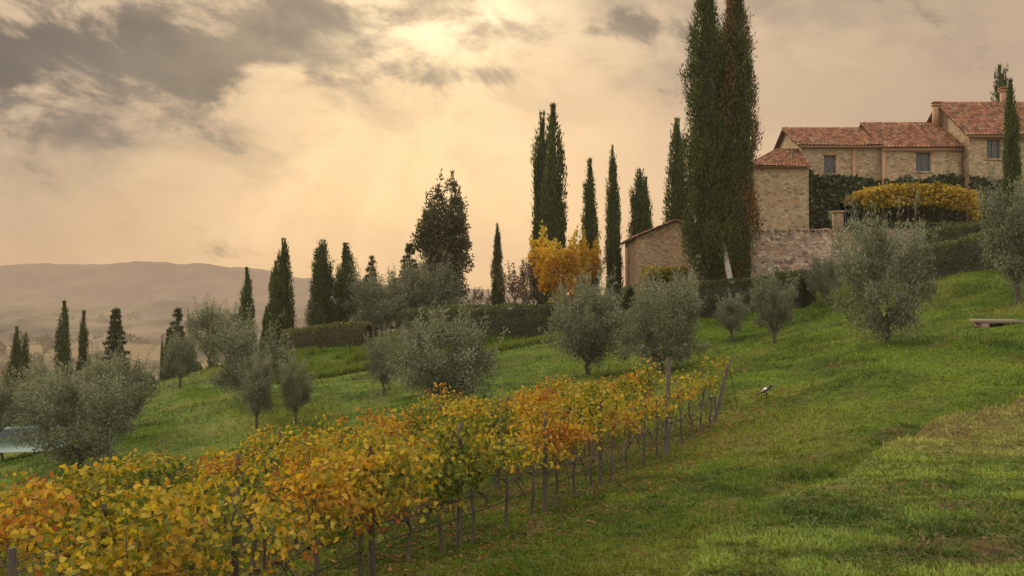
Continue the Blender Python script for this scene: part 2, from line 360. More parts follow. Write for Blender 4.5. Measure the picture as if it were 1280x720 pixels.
def crown(name,h,rx,zc,rz,nclump,per,seed,cols,L,W,leafm,barkm,trunk_r=.14,trunk_h=1.0,cr=(.35,.6),T=LEAF,up=.3,shoots=0,lean=0,hollow=.35,nl=6):
    rng=np.random.default_rng(seed);mb=MB()
    v=rng.normal(size=(nclump,3));v/=np.linalg.norm(v,axis=1)[:,None]
    rad=rng.uniform(hollow,1,nclump)**.6
    an=np.arctan2(v[:,1],v[:,0]);ir=.72+.5*vnoise(an*1.3+seed*3.1,v[:,2]*1.7+seed,seed)
    cen=v*rad[:,None]*ir[:,None]*np.array([rx,rx,rz])+np.array([lean,0,zc])
    crr=rng.uniform(cr[0],cr[1],nclump)
    tb=rng.uniform(-.1,.1,2)
    mb.tube([(0,0,-.4),(tb[0]*.5,tb[1]*.4,trunk_h*.35),(tb[0]*1.5,-tb[1],trunk_h*.7),(lean*.4,0,trunk_h)],[trunk_r*1.5,trunk_r*1.05,trunk_r,trunk_r*.9],8,(.2,.17,.14),1)
    order=rng.permutation(nclump)[:max(nl*3,10)]
    hubs=[]
    for i in range(nl):
        a=i/nl*2*np.pi+rng.uniform(-.4,.4);hub=np.array([lean*.6+math.cos(a)*rx*.38,math.sin(a)*rx*.38,trunk_h+(zc-trunk_h)*rng.uniform(.35,.8)])
        st=np.array([lean*.4,0,trunk_h*.92]);mid=(st+hub)/2+rng.uniform(-.1,.1,3)
        mb.tube([st,mid,hub],[trunk_r*.65,trunk_r*.5,trunk_r*.36],6,(.2,.17,.14),1);hubs.append(hub)
    for q in order:
        hb=min(hubs,key=lambda z:np.linalg.norm(z-cen[q]));mid=(hb+cen[q])/2+rng.uniform(-.12,.12,3)
        mb.tube([hb,mid,cen[q]],[trunk_r*.34,trunk_r*.2,trunk_r*.08],4,(.2,.17,.14),1)
    N=nclump*per;pk=np.repeat(np.arange(nclump),per)
    g=rng.normal(size=(N,3));g/=np.linalg.norm(g,axis=1)[:,None];g*=(rng.uniform(0,1,(N,1))**.5)
    pos=cen[pk]+g*crr[pk][:,None]*np.array([1,1,.85])
    d=g+np.array([0,0,up])+rng.normal(size=(N,3))*.55
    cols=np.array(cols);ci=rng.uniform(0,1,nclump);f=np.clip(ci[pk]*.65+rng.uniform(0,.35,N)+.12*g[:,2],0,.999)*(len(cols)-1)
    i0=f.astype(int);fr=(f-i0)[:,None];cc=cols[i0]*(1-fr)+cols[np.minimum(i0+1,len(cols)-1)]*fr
    cc=cc*rng.uniform(.8,1.2,(N,1))
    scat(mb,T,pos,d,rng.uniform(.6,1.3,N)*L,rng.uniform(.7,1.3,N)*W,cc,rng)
    if shoots:
        top=np.argsort(-(cen[:,2]+rng.uniform(-.5,.5,nclump)))[:shoots]
        for q in np.concatenate([top,rng.integers(0,nclump,shoots)]):
            ln=rng.uniform(.15,.55);dv=(cen[q]-np.array([lean,0,zc*.7]));dv/=np.linalg.norm(dv);dv=dv*.7+np.array([0,0,.7])+rng.normal(size=3)*.2
            s=rng.uniform(0,1,46);pp=cen[q]+dv*(s*(ln+crr[q]))[:,None]+rng.normal(size=(46,3))*.08
            mb.tube([cen[q],cen[q]+dv*(ln+crr[q])],[.012,.005],3,(.2,.17,.14),1)
            scat(mb,T,pp,dv[None]+rng.normal(size=(46,3))*.6,L,W,np.tile(cols[-1],(46,1))*rng.uniform(.6,1.0,(46,1)),rng)
    return mb.mesh(name,[leafm,barkm])
def fir(name,h,r,seed,cols=((.03,.05,.02),(.07,.09,.035)),sparse=0.):
    rng=np.random.default_rng(seed);mb=MB()
    mb.tube([(0,0,-.4),(0,0,h*.5),(0,0,h)],[.02*h,.012*h,.01],6,(.2,.17,.14),1)
    z=h*.08;P_=[];D_=[]
    while z<h*.98:
        t=z/h;rr_=r*(1-t)**.8*rng.uniform(.75,1.15)
        for a in np.linspace(0,6.28,8)[:7]+rng.uniform(0,6):
            if rng.uniform()<sparse: continue
            a=a+rng.uniform(-.3,.3);ll=rr_*rng.uniform(.7,1.1);nq=int(26+ll*30)
            s=rng.uniform(.1,1,nq);dr=np.array([math.cos(a),math.sin(a),0])
            b=dr*(s*ll)[:,None]+np.array([0,0,1])*(z-(s**1.5)*ll*.25+ (s**3)*ll*.15)[:,None]+rng.normal(size=(nq,3))*np.array([.13,.13,.08])*(1.1-s)[:,None]
            mb.tube([(0,0,z),tuple(dr*ll*.9+np.array([0,0,z-.18*ll]))],[.03,.008],3,(.2,.17,.14),1)
            P_.append(b);D_.append(dr[None]*.8+rng.normal(size=(nq,3))*.5)
        z+=h*.038*rng.uniform(.8,1.2)
    P_=np.concatenate(P_);D_=np.concatenate(D_);N=len(P_);f=rng.uniform(0,1,(N,1))
    scat(mb,LEAF,P_,D_,.32,.09,np.array(cols[0])*(1-f)+np.array(cols[1])*f,rng)
    return mb.mesh(name,[M_cyp,M_bark])
# ------------------------------------------------------------------ cypress trees
CYPS=[(cypress('cypress_a',10,1,11000,1),),(cypress('cypress_b',10,1,11000,2,pw=1.7,qw=.8),),(cypress('cypress_c',10,1,11000,3,pw=3,qw=.7,col2=(.085,.12,.04)),),(cypress('cypress_d',10,1,11000,5,pw=1.9,qw=.9),)]
def cyp(b,e,d,wpx,v,rot=0.):
    x=b*d;z=float(hgt(x,d));h=e*d-z;r=wpx/1280*d/2*.92
    obj('cypress_tree',CYPS[v][0],(x,d,z),(0,0,rot),(r,r,h/10))
def B(px): return px/1280-.5
for i,(px,e,d,wp) in enumerate([(80,.003,95,25),(105,-.006,97,18),(20,-.022,98,26),(32,-.028,103,18),(308,.037,86,22),(344,.043,90,20),(354,.065,86,30),(403,.064,84,30),(432,.061,84,33),(333,.00,92,14),
        (622,.080,82,17),(678,.187,79,26),(692,.194,76,36),(737,.142,76,25),(767,.155,76,23),(800,.133,77,27),(808,.125,79,20),(203,-.03,112,7),
        (848,.182,84,38),(1254,.233,98,34)]):
    cyp(B(px),e,d,wp,(i*3+1)%4,i*1.3)
x=.489*62;z=float(hgt(x,62));obj('cypress_tree',CYPS[1][0],(x,62,z),(0,0,2),(.62,.62,(.219*62-z)/10))
m1=cypress('tall_cypress_a',20.5,1.42,46000,11,L=.24,W=.06,pw=2.6,qw=.8,low=.06,peak=.16)
m2=cypress('tall_cypress_b',20.2,1.25,42000,12,col=(.045,.055,.022),L=.24,W=.06,brown=.95,pw=2.3,qw=.78,low=.05,peak=.2)
obj('cypress_tree',m1,(12.45,63,float(hgt(12.45,63))),(0,R(-1.8),.4))
obj('cypress_tree',m2,(13.9,63.6,float(hgt(13.9,63.6))),(0,R(-1.9),1.4))
mb=MB();zb=float(hgt(13.3,61.2))
mb.tube([(13.5,61.2,zb-.3),(13.35,61.2,zb+.8),(13.05,61.5,zb+2.2),(12.8,62.0,zb+4.2)],[.27,.22,.19,.12],8,(.4,.38,.34),0)
obj('bare_tree_trunk',mb.mesh('bare_tree_trunk',[M_barkp]))
# ------------------------------------------------------------------ olives
OC=[(.060,.080,.044),(.105,.132,.078),(.160,.190,.122),(.225,.255,.175)]
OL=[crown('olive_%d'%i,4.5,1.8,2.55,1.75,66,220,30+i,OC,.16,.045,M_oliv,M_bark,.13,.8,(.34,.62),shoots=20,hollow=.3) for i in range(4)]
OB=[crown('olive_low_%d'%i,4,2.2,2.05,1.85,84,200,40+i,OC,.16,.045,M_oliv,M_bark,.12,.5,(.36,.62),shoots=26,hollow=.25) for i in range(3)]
def olive(px,d,h,wpx,v,rot=0.,low=False):
    b=B(px);x=b*d;z=float(hgt(x,d));me=(OB if low else OL)[v];base=4.4 if not low else 4.0
    w=wpx/1280*d;s=w/(3.8 if not low else 4.6)
    obj('olive_tree',me,(x,d,z),(0,0,rot),(s,s,h/base))
for q in [(1108,38,4.6,124,2,0.3,True),(968,47,3.1,64,1,1.),(914,54,2.3,44,2,2.),(1030,59,2.7,48,3,1.),(1272,45,5.2,95,1,2.2),
          (735,50,4.5,115,0,.6,True),(826,46,4.1,115,1,2.,True),(556,42,3.9,145,0,.5,True),(479,53,2.9,46,0,3.),(310,56,4.1,100,1,0,True),
          (322,49,3.2,50,2,1.),(370,49,2.9,46,1,2.),(100,43,3.9,140,2,1.,True),(70,52,3.6,110,0,2.,True),(150,55,3.9,84,1,.4,True),(5,52,3.6,50,0,1.2),(120,66,3.9,90,2,2.),(60,68,4.2,70,1,2.),
          (226,72,3.6,48,3,1.),(262,80,4.6,54,0,2.),(290,84,4.2,46,1,1.1),(470,82,4.8,82,1,.3,True),(515,85,5.2,84,0,.9,True),(548,84,5.4,70,2,1.9,True),(398,86,2.6,40,1,.2,True),(850,58,3.0,60,0,1.),(508,60,2.8,50,2,1.)]:
    olive(*q)
# ------------------------------------------------------------------ other trees
YC=[(.26,.13,.018),(.45,.23,.025),(.58,.36,.035),(.62,.46,.07)]
ym=crown('autumn_tree_mesh',5.2,1.9,3.3,1.9,46,105,61,YC,.22,.17,M_vine,M_bark,.13,1.2,(.36,.62),hollow=.2,shoots=10)
def place(name,me,px,d,top_e,mh,wscale=None,rot=0.):
    x=B(px)*d;z=float(hgt(x,d));s=(top_e*d-z)/mh
    obj(name,me,(x,d,z),(0,0,rot),(wscale or s,wscale or s,s))
place('autumn_maple_tree',ym,698,72,.070,5.5,.95,0)
place('autumn_maple_tree',ym,727,74,.064,5.3,.72,2)
BR=[(.07,.045,.025),(.13,.085,.045),(.17,.13,.06)]
bb=crown('sparse_tree_mesh',4.5,1.8,2.8,1.6,30,50,63,BR,.16,.08,M_leaf,M_bark,.09,.8,(.3,.55),nl=8,hollow=.4,shoots=10)
place('bare_shrub_tree',bb,652,80,.040,4.6,1.1,0);place('bare_shrub_tree',bb,640,83,.03,4.6,.9,2);place('bare_shrub_tree',bb,597,84,.016,4.6,.7,1);place('bare_shrub_tree',bb,668,77,.05,4.6,.8,1)
TC=[(.035,.045,.02),(.06,.07,.03),(.10,.10,.045)]
tc1=crown('tall_tree_a',11,1.5,6.4,4.6,70,150,71,TC,.26,.12,M_leaf,M_bark,.2,2,(.5,.8),hollow=.2,nl=8,shoots=14)
tc2=crown('tall_tree_b',11,1.25,6.4,4.7,60,150,72,TC,.26,.12,M_leaf,M_bark,.2,2,(.45,.75),hollow=.2,nl=8,shoots=14)
place('poplar_tree',tc1,545,86,.119,11.0,1.05,0);place('poplar_tree',tc2,568,87,.117,11.0,1.0,1)
f1=fir('fir_a',9,2.4,81);f2=fir('fir_b',8,2.2,82,sparse=.25);f3=fir('fir_c',8,1.7,83,((.04,.05,.02),(.08,.09,.035)),.45)
place('fir_tree',f1,145,100,0.0,9,1.1,0);place('fir_tree',f2,222,98,.003,8,.95,1);place('pine_tree',f3,463,90,.052,8,.9,0);place('fir_tree',f2,512,88,.066,8,.95,2);place('fir_tree',f1,212,104,-.02,9,.7,3)
gd=crown('dark_tree_mesh',6,1.9,3.4,2.3,50,110,91,TC,.26,.14,M_leaf,M_bark,.15,1.2,(.5,.8),hollow=.2)
for q in [(178,108,-.055,1.),(160,112,-.05,1),(242,106,-.045,.8),(5,110,-.06,1),(50,112,-.063,1),(128,108,-.06,.9)]:
    place('broadleaf_tree',gd,q[0],q[1],q[2],6,q[3]*.8,q[0])
# ------------------------------------------------------------------ hedges
HC=np.array([(.03,.05,.016),(.06,.09,.026),(.105,.125,.035)])
def hedge(pts,wd,ht,seed,col=HC,dens=330,name='hedge',L=.11,W=.06):
    rng=np.random.default_rng(seed);mb=MB();pts=np.array(pts,float)
    seg=np.linalg.norm(np.diff(pts[:,:2],axis=0),axis=1);cum=np.concatenate([[0],np.cumsum(seg)]);Lt=cum[-1]
    def at(s): return np.stack([np.interp(s,cum,pts[:,i]) for i in range(pts.shape[1])],-1)
    ss_=np.linspace(0,Lt,max(4,int(Lt/.5)));p_=at(ss_);t=np.gradient(p_[:,:2],axis=0);t/=np.linalg.norm(t,axis=1)[:,None];nn_=np.stack([-t[:,1],t[:,0]],1)
    prof=[(-.42,0),(-.44,.5),(-.38,.86),(0,.93),(.38,.86),(.44,.5),(.42,0)]
    V=[];
    for i in range(len(ss_)):
        for (a,b) in prof:
            xy=p_[i,:2]+nn_[i]*a*wd;V.append((xy[0],xy[1],p_[i,2]-.3+(ht+.3)*b))
    npf=len(prof);F=[(i*npf+j,(i+1)*npf+j,(i+1)*npf+j+1,i*npf+j+1) for i in range(len(ss_)-1) for j in range(npf-1)]
    for e0 in (0,(len(ss_)-1)*npf): F+= [(e0,e0+1,e0+5,e0+6),(e0+1,e0+2,e0+4,e0+5)]
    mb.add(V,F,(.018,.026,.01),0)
    N=int(Lt*(2*ht+wd)*dens);s=rng.uniform(0,Lt,N);a=rng.uniform(-1,1,N)*(ht+wd*.5)
    pp=at(s);tt_=np.stack([np.interp(s,ss_,nn_[:,0]),np.interp(s,ss_,nn_[:,1])],1)
    side=np.sign(a);aa=np.abs(a);on_top=aa<wd*.5
    off=np.where(on_top,a,side*wd*.5)*(1+rng.normal(size=N)*.06);zz=np.where(on_top,ht,ht-(aa-wd*.5))
    bump=(fbm(s*1.1,zz*1.3+side*5,seed,3)-.5)*.35
    corner=np.clip((np.abs(off)/(wd*.5)-.6)/.4,0,1)*np.clip((zz/ht-.75)/.25,0,1)
    zz=zz-corner*.12*ht+np.where(on_top,bump,0)+rng.normal(size=N)*.05
    off=off*(1-.15*corner)+np.where(on_top,0,side*bump)
    pos=np.stack([pp[:,0]+tt_[:,0]*off,pp[:,1]+tt_[:,1]*off,pp[:,2]+zz],1)
    d=np.stack([tt_[:,0]*side,tt_[:,1]*side,0*side],1)*np.where(on_top,.2,1)[:,None]+np.array([0,0,.8])+rng.normal(size=(N,3))*.6
    f=np.clip(fbm(s*1.5,zz*2,seed+1,3)*.9-.1+rng.uniform(-.2,.4,N),0,.999)*2;i0=f.astype(int);fr=(f-i0)[:,None];cc=col[i0]*(1-fr)+col[i0+1]*fr
    scat(mb,LEAF,pos,d,rng.uniform(.7,1.4,N)*L,rng.uniform(.7,1.4,N)*W,cc,rng)
    obj(name,mb.mesh(name,[M_leaf]))
def hp(l): return [(B(px)*d,d,float(hgt(B(px)*d,d))+o) for px,d,o in l]
hedge(hp([(352,78,0),(400,78,0),(462,77,0)]),1.3,1.5,1,col=HC*np.array([2.2,1.5,1.5]),dens=200,L=.14,W=.08)
hedge(hp([(500,76,-.1),(560,75,0),(620,73.5,0),(692,71.5,0)]),1.5,2.3,2,col=HC*1.35,dens=200,L=.14,W=.08)
hedge(hp([(690,71.5,0),(745,70,0),(790,68.5,0)]),1.2,1.3,3,dens=200,L=.14,W=.08)
hedge(hp([(858,62,.1),(930,61,.1),(1000,60.5,.1),(1012,60,0)]),1.4,1.75,4,dens=220,L=.13,W=.075)
hedge(hp([(1150,63,.4),(1200,63.3,.5),(1245,64,.7)]),1.3,1.5,5,col=HC*1.3,dens=220,L=.13,W=.075)
hedge(hp([(1150,57.5,.1),(1200,57,.1),(1260,56,.1),(1320,55,.1)]),1.8,1.6,6,col=HC*1.3,dens=220,L=.13,W=.075)
# ------------------------------------------------------------------ house
def empty(name,loc=(0,0,0)):
    e=bpy.data.objects.new(name,None);scene.collection.objects.link(e);e.location=loc;return e
def tiles(mb,A,Bp,C,D,seed,pitch=.26,row=.42):
    A,Bp,C,D=[np.array(q,float) for q in (A,Bp,C,D)]
    rng=np.random.default_rng(seed)
    Wd=max(np.linalg.norm(Bp-A),np.linalg.norm(C-D));Ln=max(np.linalg.norm(D-A),np.linalg.norm(C-Bp))
    nu=max(2,int(Wd/pitch));nv=max(2,int(Ln/row));K_=6
    u=np.arange(nu*K_+1)/(nu*K_);ph=(np.arange(nu*K_+1)%K_)/K_
    prof=.085*np.abs(np.sin(ph*np.pi))**.7
    vs=[];lift=[];rowi=[]
    for i in range(nv):
        vs+= [i/nv,(i+.995)/nv];lift+=[.045,.0];rowi+=[i,i]
    vs=np.array(vs);lift=np.array(lift)
    nrm=np.cross(Bp-A,D-A);
    if np.linalg.norm(nrm)<1e-6: nrm=np.cross(Bp-A,C-A)
    nrm/=np.linalg.norm(nrm)
    if nrm[2]<0:nrm=-nrm
    Lp=A[None]*(1-vs[:,None])+D[None]*vs[:,None];Rp=Bp[None]*(1-vs[:,None])+C[None]*vs[:,None]
    V=Lp[:,None]*(1-u)[None,:,None]+Rp[:,None]*u[None,:,None]
    sag=(fbm(u*Wd*.25+seed,u*0,seed,2)-.5)*.12
    V=V+nrm*(prof[None,:]+lift[:,None]+sag[None,:])[...,None]
    cid=np.minimum((np.arange(nu*K_+1)//K_),nu-1)
    base=np.array([[.35,.145,.085],[.43,.21,.13],[.25,.115,.075],[.40,.27,.18],[.17,.12,.09]])
    pick=rng.choice(5,size=(nv,nu),p=[.36,.28,.16,.12,.08]);tc_=base[pick]*rng.uniform(.8,1.15,(nv,nu,1))
    C_=tc_[np.array(rowi)][:,cid]
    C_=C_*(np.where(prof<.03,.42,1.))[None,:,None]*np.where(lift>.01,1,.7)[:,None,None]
    a,b=V.shape[:2];ix=np.arange(a*b).reshape(a,b)
    f=np.stack([ix[:-1,:-1],ix[:-1,1:],ix[1:,1:],ix[1:,:-1]],-1).reshape(-1,4)
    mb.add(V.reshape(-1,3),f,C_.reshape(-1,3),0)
    q=np.array([A,Bp,C,D])-nrm*.06
    mb.add(q,[(0,1,2,3)],(.16,.11,.08),0)
    q2=np.array([A-nrm*.06,Bp-nrm*.06,Bp+nrm*.02,A+nrm*.02]);mb.add(q2,[(0,1,2,3)],(.2,.12,.08),0)
def facade(mb,x0,x1,z0,z1,y,ops,thick=.28,mi=0):
    xs=sorted({x0,x1,*[o[0] for o in ops],*[o[1] for o in ops]});zs=sorted({z0,z1,*[o[2] for o in ops],*[o[3] for o in ops]})
    for i in range(len(xs)-1):
        for j in range(len(zs)-1):
            cx=(xs[i]+xs[i+1])/2;cz=(zs[j]+zs[j+1])/2
            if any(o[0]<cx<o[1] and o[2]<cz<o[3] for o in ops): continue
            mb.add([(xs[i],y,zs[j]),(xs[i+1],y,zs[j]),(xs[i+1],y,zs[j+1]),(xs[i],y,zs[j+1])],[(0,1,2,3)],(.5,.5,.5),mi)
    for (a,b,c_,d_) in ops:
        yy=y+thick
        for q in ([(a,y,c_),(a,yy,c_),(a,yy,d_),(a,y,d_)],[(b,y,c_),(b,yy,c_),(b,yy,d_),(b,y,d_)],[(a,y,c_),(b,y,c_),(b,yy,c_),(a,yy,c_)],[(a,y,d_),(b,y,d_),(b,yy,d_),(a,yy,d_)]):
            mb.add(q,[(0,1,2,3)],(.5,.5,.5),mi)
def shell(mb,x0,x1,y0,y1,z0,z1,ops,mi=0):
    facade(mb,x0,x1,z0,z1,y0,ops,mi=mi)
    for q in ([(x0,y0,z0),(x0,y1,z0),(x0,y1,z1),(x0,y0,z1)],[(x1,y0,z0),(x1,y1,z0),(x1,y1,z1),(x1,y0,z1)],[(x0,y1,z0),(x1,y1,z0),(x1,y1,z1),(x0,y1,z1)]):
        mb.add(q,[(0,1,2,3)],(.5,.5,.5),mi)
def gable(mb,x,y0,yr,y1,ze,zr,mi=0):
    mb.add([(x,y0,ze),(x,y1,ze),(x,yr,zr),(x,yr,zr-.001)],[(0,1,2,3)],(.5,.5,.5),mi)
def window(mb,a,b,c_,d_,y):
    yy=y+.2;f_=.07
    mb.add([(a,yy+.05,c_),(b,yy+.05,c_),(b,yy+.05,d_),(a,yy+.05,d_)],[(0,1,2,3)],(.5,.5,.5),1)
    for q in ((a,a+f_,c_,d_),(b-f_,b,c_,d_),(a+f_,b-f_,c_,c_+f_),(a+f_,b-f_,d_-f_,d_),((a+b)/2-.035,(a+b)/2+.035,c_+f_,d_-f_)):
        mb.box(q[0],q[1],yy-.01,yy+.04,q[2],q[3],(.5,.5,.5),0)
    zm=(c_+d_)/2
    for s in (-1,1):
        q0=(a+f_ if s<0 else (a+b)/2+.035);q1=((a+b)/2-.035 if s<0 else b-f_)
        mb.box(q0,q1,yy,yy+.035,zm-.02,zm+.02,(.5,.5,.5),0)
    mb.box(a-.12,b+.12,y-.07,y+.1,c_-.12,c_-.002,(.5,.5,.5),2)
    mb.box(a-.15,b+.15,y-.02,y+.05,d_+.002,d_+.2,(.5,.5,.5),3)
villa=empty('stone_villa')
walls=MB();roof=MB();win=MB()
zg=4.6;XL=21.5
O1=[(23.2,24.1,10.0,11.35)];O1b=[(29.9,31.0,10.1,11.5)]
O2=[(34.7,35.7,10.9,12.3),(34.7,35.9,7.2,8.8)]
O1d=[(24.2,25.5,4.75,8.0)]
shell(walls,XL,27.5,76,84,zg,12.1,O1+O1d)
shell(walls,27.5,33.4,75.6,84,zg,11.85,O1b)
shell(walls,33.4,43,74.6,85,zg,12.7,O2)
shell(walls,17.3,XL,74,82,zg,10.25,[])
gable(walls,XL,76,80,84,12.1,13.9);gable(walls,33.4,74.6,79.5,85,12.7,15.8);gable(walls,43,74.6,79.5,85,12.7,15.8);gable(walls,27.5,75.6,80,84,11.85,14.3)
for o_ in O1+O1d: window(win,*o_,76)
for o_ in O1b: window(win,*o_,75.6)
for o_ in O2: window(win,*o_,74.6)
walls.box(27.35,27.62,75.45,75.597,zg,11.8,(.5,.5,.5),1);walls.box(25.3,25.55,75.88,75.997,zg,12.0,(.5,.5,.5),1)
walls.box(XL,27.34,75.86,75.997,11.92,12.1,(.5,.5,.5),1);walls.box(27.63,33.39,75.46,75.597,11.67,11.85,(.5,.5,.5),1);walls.box(33.4,43,74.46,74.597,12.52,12.7,(.5,.5,.5),1);walls.box(17.3,XL-.02,73.87,73.997,10.08,10.25,(.5,.5,.5),1)
def gabroof(x0,x1,y0,yr,y1,ze,zr,seed,ov=.35):
    k_=(zr-ze)/(yr-y0)
    tiles(roof,(x0-ov,y0-ov,ze-ov*k_+.1),(x1+.05,y0-ov,ze-ov*k_+.1),(x1+.05,yr,zr+.1),(x0-ov,yr,zr+.1),seed)
    k2=(zr-ze)/(y1-yr)
    tiles(roof,(x1+.05,y1+ov,ze-ov*k2+.1),(x0-ov,y1+ov,ze-ov*k2+.1),(x0-ov,yr,zr+.1),(x1+.05,yr,zr+.1),seed+1)
    xs=np.arange(x0-ov,x1,.4)
    for i_,xx in enumerate(xs):
        cl=np.array([.36,.18,.11])*(.75+.5*((i_*37)%10)/10)
        roof.tube([(xx,yr,zr+.14),(xx+.44,yr,zr+.17)],[.12,.13],6,cl,0)
gabroof(XL,27.5,76,80,84,12.1,13.9,1)
gabroof(27.5,33.35,75.6,80,84,11.85,14.3,3,.2)
gabroof(33.4,43,74.6,79.5,85,12.7,15.8,5)
tiles(roof,(16.9,73.6,10.2),(XL+.05,73.6,10.2),(XL+.05,76.6,11.85),(19.9,76.6,11.85),8)
tiles(roof,(16.9,82.4,10.2),(16.9,73.6,10.2),(19.9,76.6,11.85),(19.9,80,11.85),9)
tiles(roof,(19.9,76.6,11.85),(XL+.05,76.6,11.85),(XL+.05,80,11.87),(19.9,80,11.87),10)
for (cx,cy,z0,z1,w_) in ((33.0,79.3,14.0,15.7,.5),(38.2,79.2,15.4,16.8,.45)):
    walls.box(cx-w_/2,cx+w_/2,cy-w_/2,cy+w_/2,z0,z1,(.5,.5,.5),1)
    walls.box(cx-w_/2-.08,cx+w_/2+.08,cy-w_/2-.08,cy+w_/2+.08,z1+.001,z1+.1,(.5,.5,.5),1)
    roof.box(cx-w_/2-.1,cx+w_/2+.1,cy-w_/2-.1,cy+w_/2+.1,z1+.22,z1+.3,(.36,.15,.09))
    for sx in (-1,1):
        for sy in (-1,1): walls.box(cx+sx*w_*.4-.05,cx+sx*w_*.4+.05,cy+sy*w_*.4-.05,cy+sy*w_*.4+.05,z1+.1,z1+.22,(.5,.5,.5),1)
obj('walls',walls.mesh('villa_walls',[M_stone,M_trim]),parent=villa)
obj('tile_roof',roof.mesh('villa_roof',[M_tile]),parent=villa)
obj('windows',win.mesh('villa_windows',[M_frame,M_glass,M_stone,M_trim]),parent=villa)
gut=MB();gut.tube([(XL-.3,75.55,11.9),(27.4,75.55,11.9)],.07,8,(.3,.15,.1));gut.tube([(27.2,75.2,11.6),(33.3,75.2,11.6)],.07,8,(.3,.15,.1));gut.tube([(33.2,75.3,11.55),(33.2,75.3,8)],.05,8,(.3,.15,.1));gut.tube([(33.1,74.2,12.45),(43,74.2,12.45)],.07,8,(.3,.15,.1))
obj('gutters',gut.mesh('gutters',[plainmat('copper_gutter',(.22,.12,.08),.5,.4)]),parent=villa)
def leafpatch(name,fn,N,seed,cols,L,W,mat,nrm=(0,-1,0),thick=.18,T=LEAF,droop=-.2,parent=None):
    rng=np.random.default_rng(seed);mb=MB();pos=fn(rng,N);N=len(pos)
    pos=pos+np.array(nrm)*np.abs(rng.normal(size=(N,1)))*thick
    cols=np.array(cols);f=np.clip(fbm(pos[:,0]*.9,pos[:,2]*.9+pos[:,1],seed,3)*1.3-.25+rng.uniform(-.2,.2,N),0,.999)*(len(cols)-1);i0=f.astype(int);fr=(f-i0)[:,None]
    cc=(cols[i0]*(1-fr)+cols[i0+1]*fr)*rng.uniform(.75,1.25,(N,1))
    d=np.array([0,0,droop])+rng.normal(size=(N,3))*.6
    up=np.array(nrm)[None]+rng.normal(size=(N,3))*.5
    scat(mb,T,pos,d,rng.uniform(.6,1.3,N)*L,rng.uniform(.7,1.3,N)*W,cc,rng,up=up)
    return obj(name,mb.mesh(name,[mat]),parent=parent)
def fn(rng,N):
    x=rng.uniform(XL-.05,36.6,N);z=rng.uniform(4.7,10.4,N)
    top=9.75+.5*(fbm(x*.8,x*0,5,3)-.5)*2-.15*sstep(26,28,x)+.3*sstep(22.5,21,x)
    y=np.where(x<27.5,76,np.where(x<33.4,75.6,74.6))
    ok=(z<top)&~((x>24.2)&(x<25.5)&(z<7.9))&~((x>34.5)&(x<36.0)&(z>7.1)&(z<8.9))&~((x>34.6)&(z>9.3))
    return np.stack([x,y-.02,z],1)[ok]
IC=[(.022,.04,.012),(.04,.062,.02),(.075,.10,.03)]
leafpatch('ivy',fn,26000,7,IC,.22,.19,M_leaf,thick=.16,T=VLEAF)
def fn(rng,N):
    y=rng.uniform(74,76,N);z=rng.uniform(4.7,10,N);return np.stack([0*y+XL+.05,y,z],1)
leafpatch('ivy',fn,3500,8,IC,.22,.19,M_leaf,nrm=(1,0,0),thick=.12,T=VLEAF)
def fn(rng,N):
    x=rng.uniform(21.6,31.6,N);dr=.15+.75*sstep(.42,.75,fbm(x*.9,x*0,17,3));z=5.35-rng.uniform(0,1,N)**1.3*dr+.1
    y=np.where(rng.uniform(0,1,N)<.4,rng.uniform(65.7,66.3,N),65.68);z=np.where(y>65.69,5.3+.15*rng.uniform(0,1,N),z);return np.stack([x,y,z],1)
leafpatch('wall_creeper',fn,6500,12,[(.03,.05,.016),(.06,.085,.025),(.12,.12,.035)],.15,.13,M_leaf,thick=.08,T=VLEAF)
per=empty('vine_pergola');pm=MB()
px0,px1,py0,py1,pz=24.6,31.6,70.4,74.2,7.7
zt=4.75
for xx in (px0+.1,27.3,29.6,px1-.1):
    for yy in (py0,py1): pm.tube([(xx,yy,zt),(xx,yy,pz)],.05,6,(.1,.1,.1))
for yy in (py0,py1): pm.tube([(px0-.2,yy,pz),(px1+.2,yy,pz)],.05,6,(.1,.1,.1))
for xx in np.arange(px0,px1,.6): pm.tube([(xx,py0-.2,pz+.06),(xx,py1+.2,pz+.06)],.03,4,(.1,.1,.1))
obj('frame',pm.mesh('pergola_frame',[plainmat('dark_iron',(.05,.045,.04),.6,.3)]),parent=per)
PC=[(.18,.17,.03),(.38,.27,.04),(.52,.38,.07),(.60,.47,.12)]
def fn(rng,N):
    x=rng.uniform(px0-.5,px1+.6,N);y=rng.uniform(py0-.6,py1+.2,N)
    hmp=pz+.15+.75*np.sqrt(np.clip(1-((x-28.1)/3.9)**2,0,1))*.8+(fbm(x*1.2,y*1.2,9,3)-.5)*.6
    lo=np.where(y<py0+.3,-.55-.5*fbm(x*1.5,x*0,3,2)-1.0*sstep(30.8,32,x),-.1)
    z=pz+lo+(hmp-pz-lo)*rng.uniform(0,1,N);return np.stack([x,y,z],1)
leafpatch('vine_leaves',fn,13000,9,PC,.21,.19,M_vine,nrm=(0,0,1),thick=.08,T=VLEAF,parent=per)
pl=MB();pl.box(20.75,21.3,65.7,66.25,4.95,6.15,mi=0);pl.box(20.66,21.39,65.61,66.34,6.152,6.25,mi=1)
obj('brick_pillar',pl.mesh('brick_pillar',[M_brick,M_trim]))
